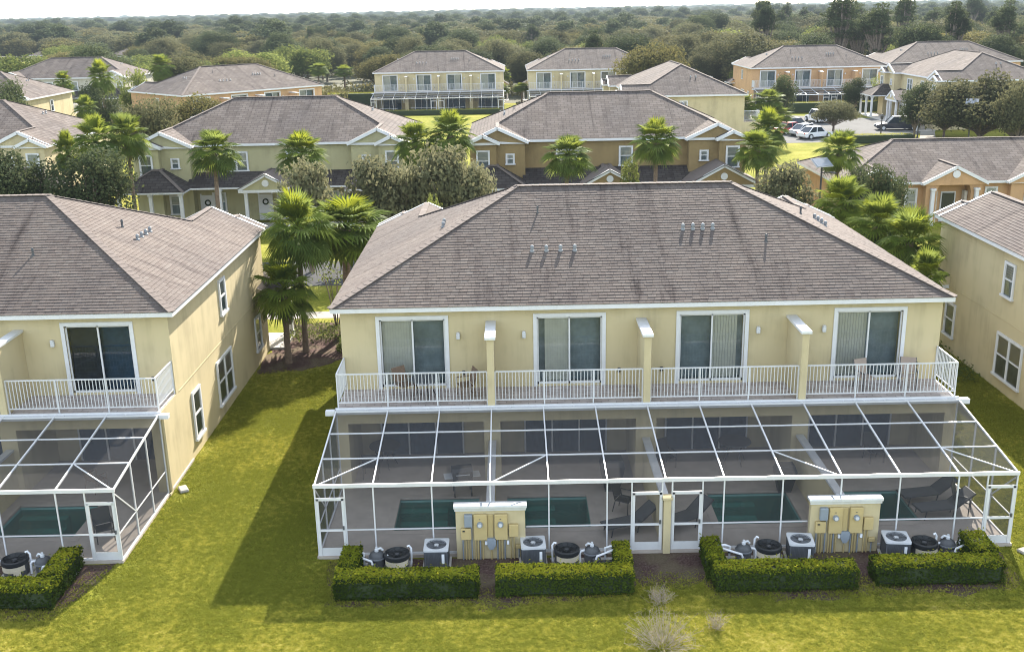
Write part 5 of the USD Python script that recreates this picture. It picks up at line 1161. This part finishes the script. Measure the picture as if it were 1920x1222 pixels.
car_maker(CDARK, 4.6, 1.8, 1.5).place('dark car parked before the pale house at the left', (-58.2, 136.9, 0), 10)

def lamp(label, loc, h, rz, panel):
    t = thing('street_lamp', label, 'street lamp', loc, rz)
    obj('pole', MB().tube([(0, 0, 0), (0, 0, h)], [0.09, 0.06], 10).lathe([(0.16, 0), (0.16, 0.25), (0.1, 0.4), (0.001, 0.4)], sides=12), POLE, t, smooth=40)
    if panel:
        obj('solar_panel', MB().cbox((0, 0, h + 0.1), (1.25, 0.85, 0.05), rx=0.55), SOLAR, t); obj('panel_frame', MB().cbox((0, 0.015, h + 0.07), (1.32, 0.92, 0.04), rx=0.55), ACL, t)
        obj('lamp_head', MB().bar((0, -0.1, h - 0.6), (0, -1.1, h - 0.45), 0.05).cbox((0, -1.2, h - 0.45), (0.26, 0.5, 0.1), ch=0.03), POLE, t)
    else:
        obj('lamp_head', MB().lathe([(0.001, h), (0.14, h), (0.2, h + 0.35), (0.24, h + 0.38), (0.05, h + 0.6), (0.001, h + 0.62)], sides=12), POLE, t)
lamp('lamp post with a tilted solar panel, left of the orange single storey building', (27.2, 36, 0), 5.4, 20, True)
lamp('lamp post with a tilted solar panel before the huge spreading oak', (57.0, 82, 0), 5.0, -25, True)
lamp('short dark lamp post at the near right edge of the car park', (54.4, 90, 0), 2.6, 0, False)
lamp('short dark lamp post by the black car in the car park', (50.9, 92.5, 0), 2.2, 0, False)

# ------------------------------------------------------------------ grass: tufts on the near lawn
gp = UsdGeom.PointInstancer.Define(stage, '/World/grass'); gpr = []
for k in range(4):
    r = np.random.default_rng(80 + k); n = 3000; B = np.column_stack([np.clip(r.normal(0, 0.52, (n, 2)), -1.15, 1.15), np.zeros(n)])
    dens = meshkit.fbm(np.column_stack([B[:, :2] * 2.2, np.full(n, k * 9.0)]), 3, k); B = B[dens > 0.30]; n = len(B)
    a = r.uniform(0, 2 * PI, n); hh = r.uniform(0.02, 0.045, n) * (0.5 + 2.2 * np.clip(meshkit.fbm(np.column_stack([B[:, :2] * 5.5, np.full(n, k * 5.0)]), 3, k + 20) - 0.2, 0, 1)); w = r.uniform(0.010, 0.022, n); lean = r.normal(0, 0.05, (n, 2)) * (1, 1); s = np.column_stack([np.cos(a), np.sin(a), np.zeros(n)]) * w[:, None]
    top = B + np.column_stack([lean, hh]); v = np.stack([B - s, B + s, top], 1).reshape(-1, 3); gpr.append(usdkit.mesh(stage, f'/World/grass/tuft_patch_{k:03d}', (v, np.arange(3 * n).reshape(-1, 3)), BLADE).GetPath())
r = np.random.default_rng(90); gpos, gid_, gang = [], [], []
bare = unary_union([sbox(0.6, -8.8, 9.5, -6), sbox(11.4, -8.8, 20.5, -6), sbox(9.3, -7.6, 11.6, -6), sbox(-0.1, -6.6, 21.1, 1), sbox(-28, -9.2, -6.6, 1), sbox(-6.2, -6.6, -6, 1), sbox(0, 0, 21, 14), sbox(-27, 0, -6, 14.2), sbox(-5.9, 10.6, 0, 18.4), sbox(26.6, 0, 48, 14)])
for gx in np.arange(-15, 27.5, 0.8):
    for gy in np.arange(-12.6, 12, 0.8):
        x, y = gx + r.uniform(-0.35, 0.35), gy + r.uniform(-0.35, 0.35)
        if abs(x - 6) > (y + 35) * 0.54 + 2: continue
        if bare.intersects(sbox(x - 0.4, y - 0.4, x + 0.4, y + 0.4)): continue
        gpos.append((x, y, 0)); gid_.append(int(r.integers(4))); gang.append(r.uniform(0, 2 * PI))
gp.CreatePrototypesRel().SetTargets(gpr); gp.CreateProtoIndicesAttr(Vt.IntArray(gid_)); gp.CreatePositionsAttr(Vt.Vec3fArray.FromNumpy(np.array(gpos, np.float32))); gp.CreateOrientationsAttr(Vt.QuathArray([Gf.Quath(float(math.cos(a / 2)), 0, 0, float(math.sin(a / 2))) for a in gang]))
data(gp.GetPrim(), 'short coarse yellow green grass of the near lawn', 'grass', kind='stuff')

# ------------------------------------------------------------------ air: haze over the far wood
HAZE = 0.00007
if HAZE:
    hz = usdkit.material(stage, LOOKS + '/haze_air', {'v': ('principled_volume', {'color': (0.72, 0.86, 1.0), 'density': HAZE, 'anisotropy': 0.3})}, volume='v.volume')
    data(obj('haze', MB().box(-2600, -750, -2.5, 2600, 4000, 30), hz), 'thin blue haze over the far wood', 'haze', kind='stuff')
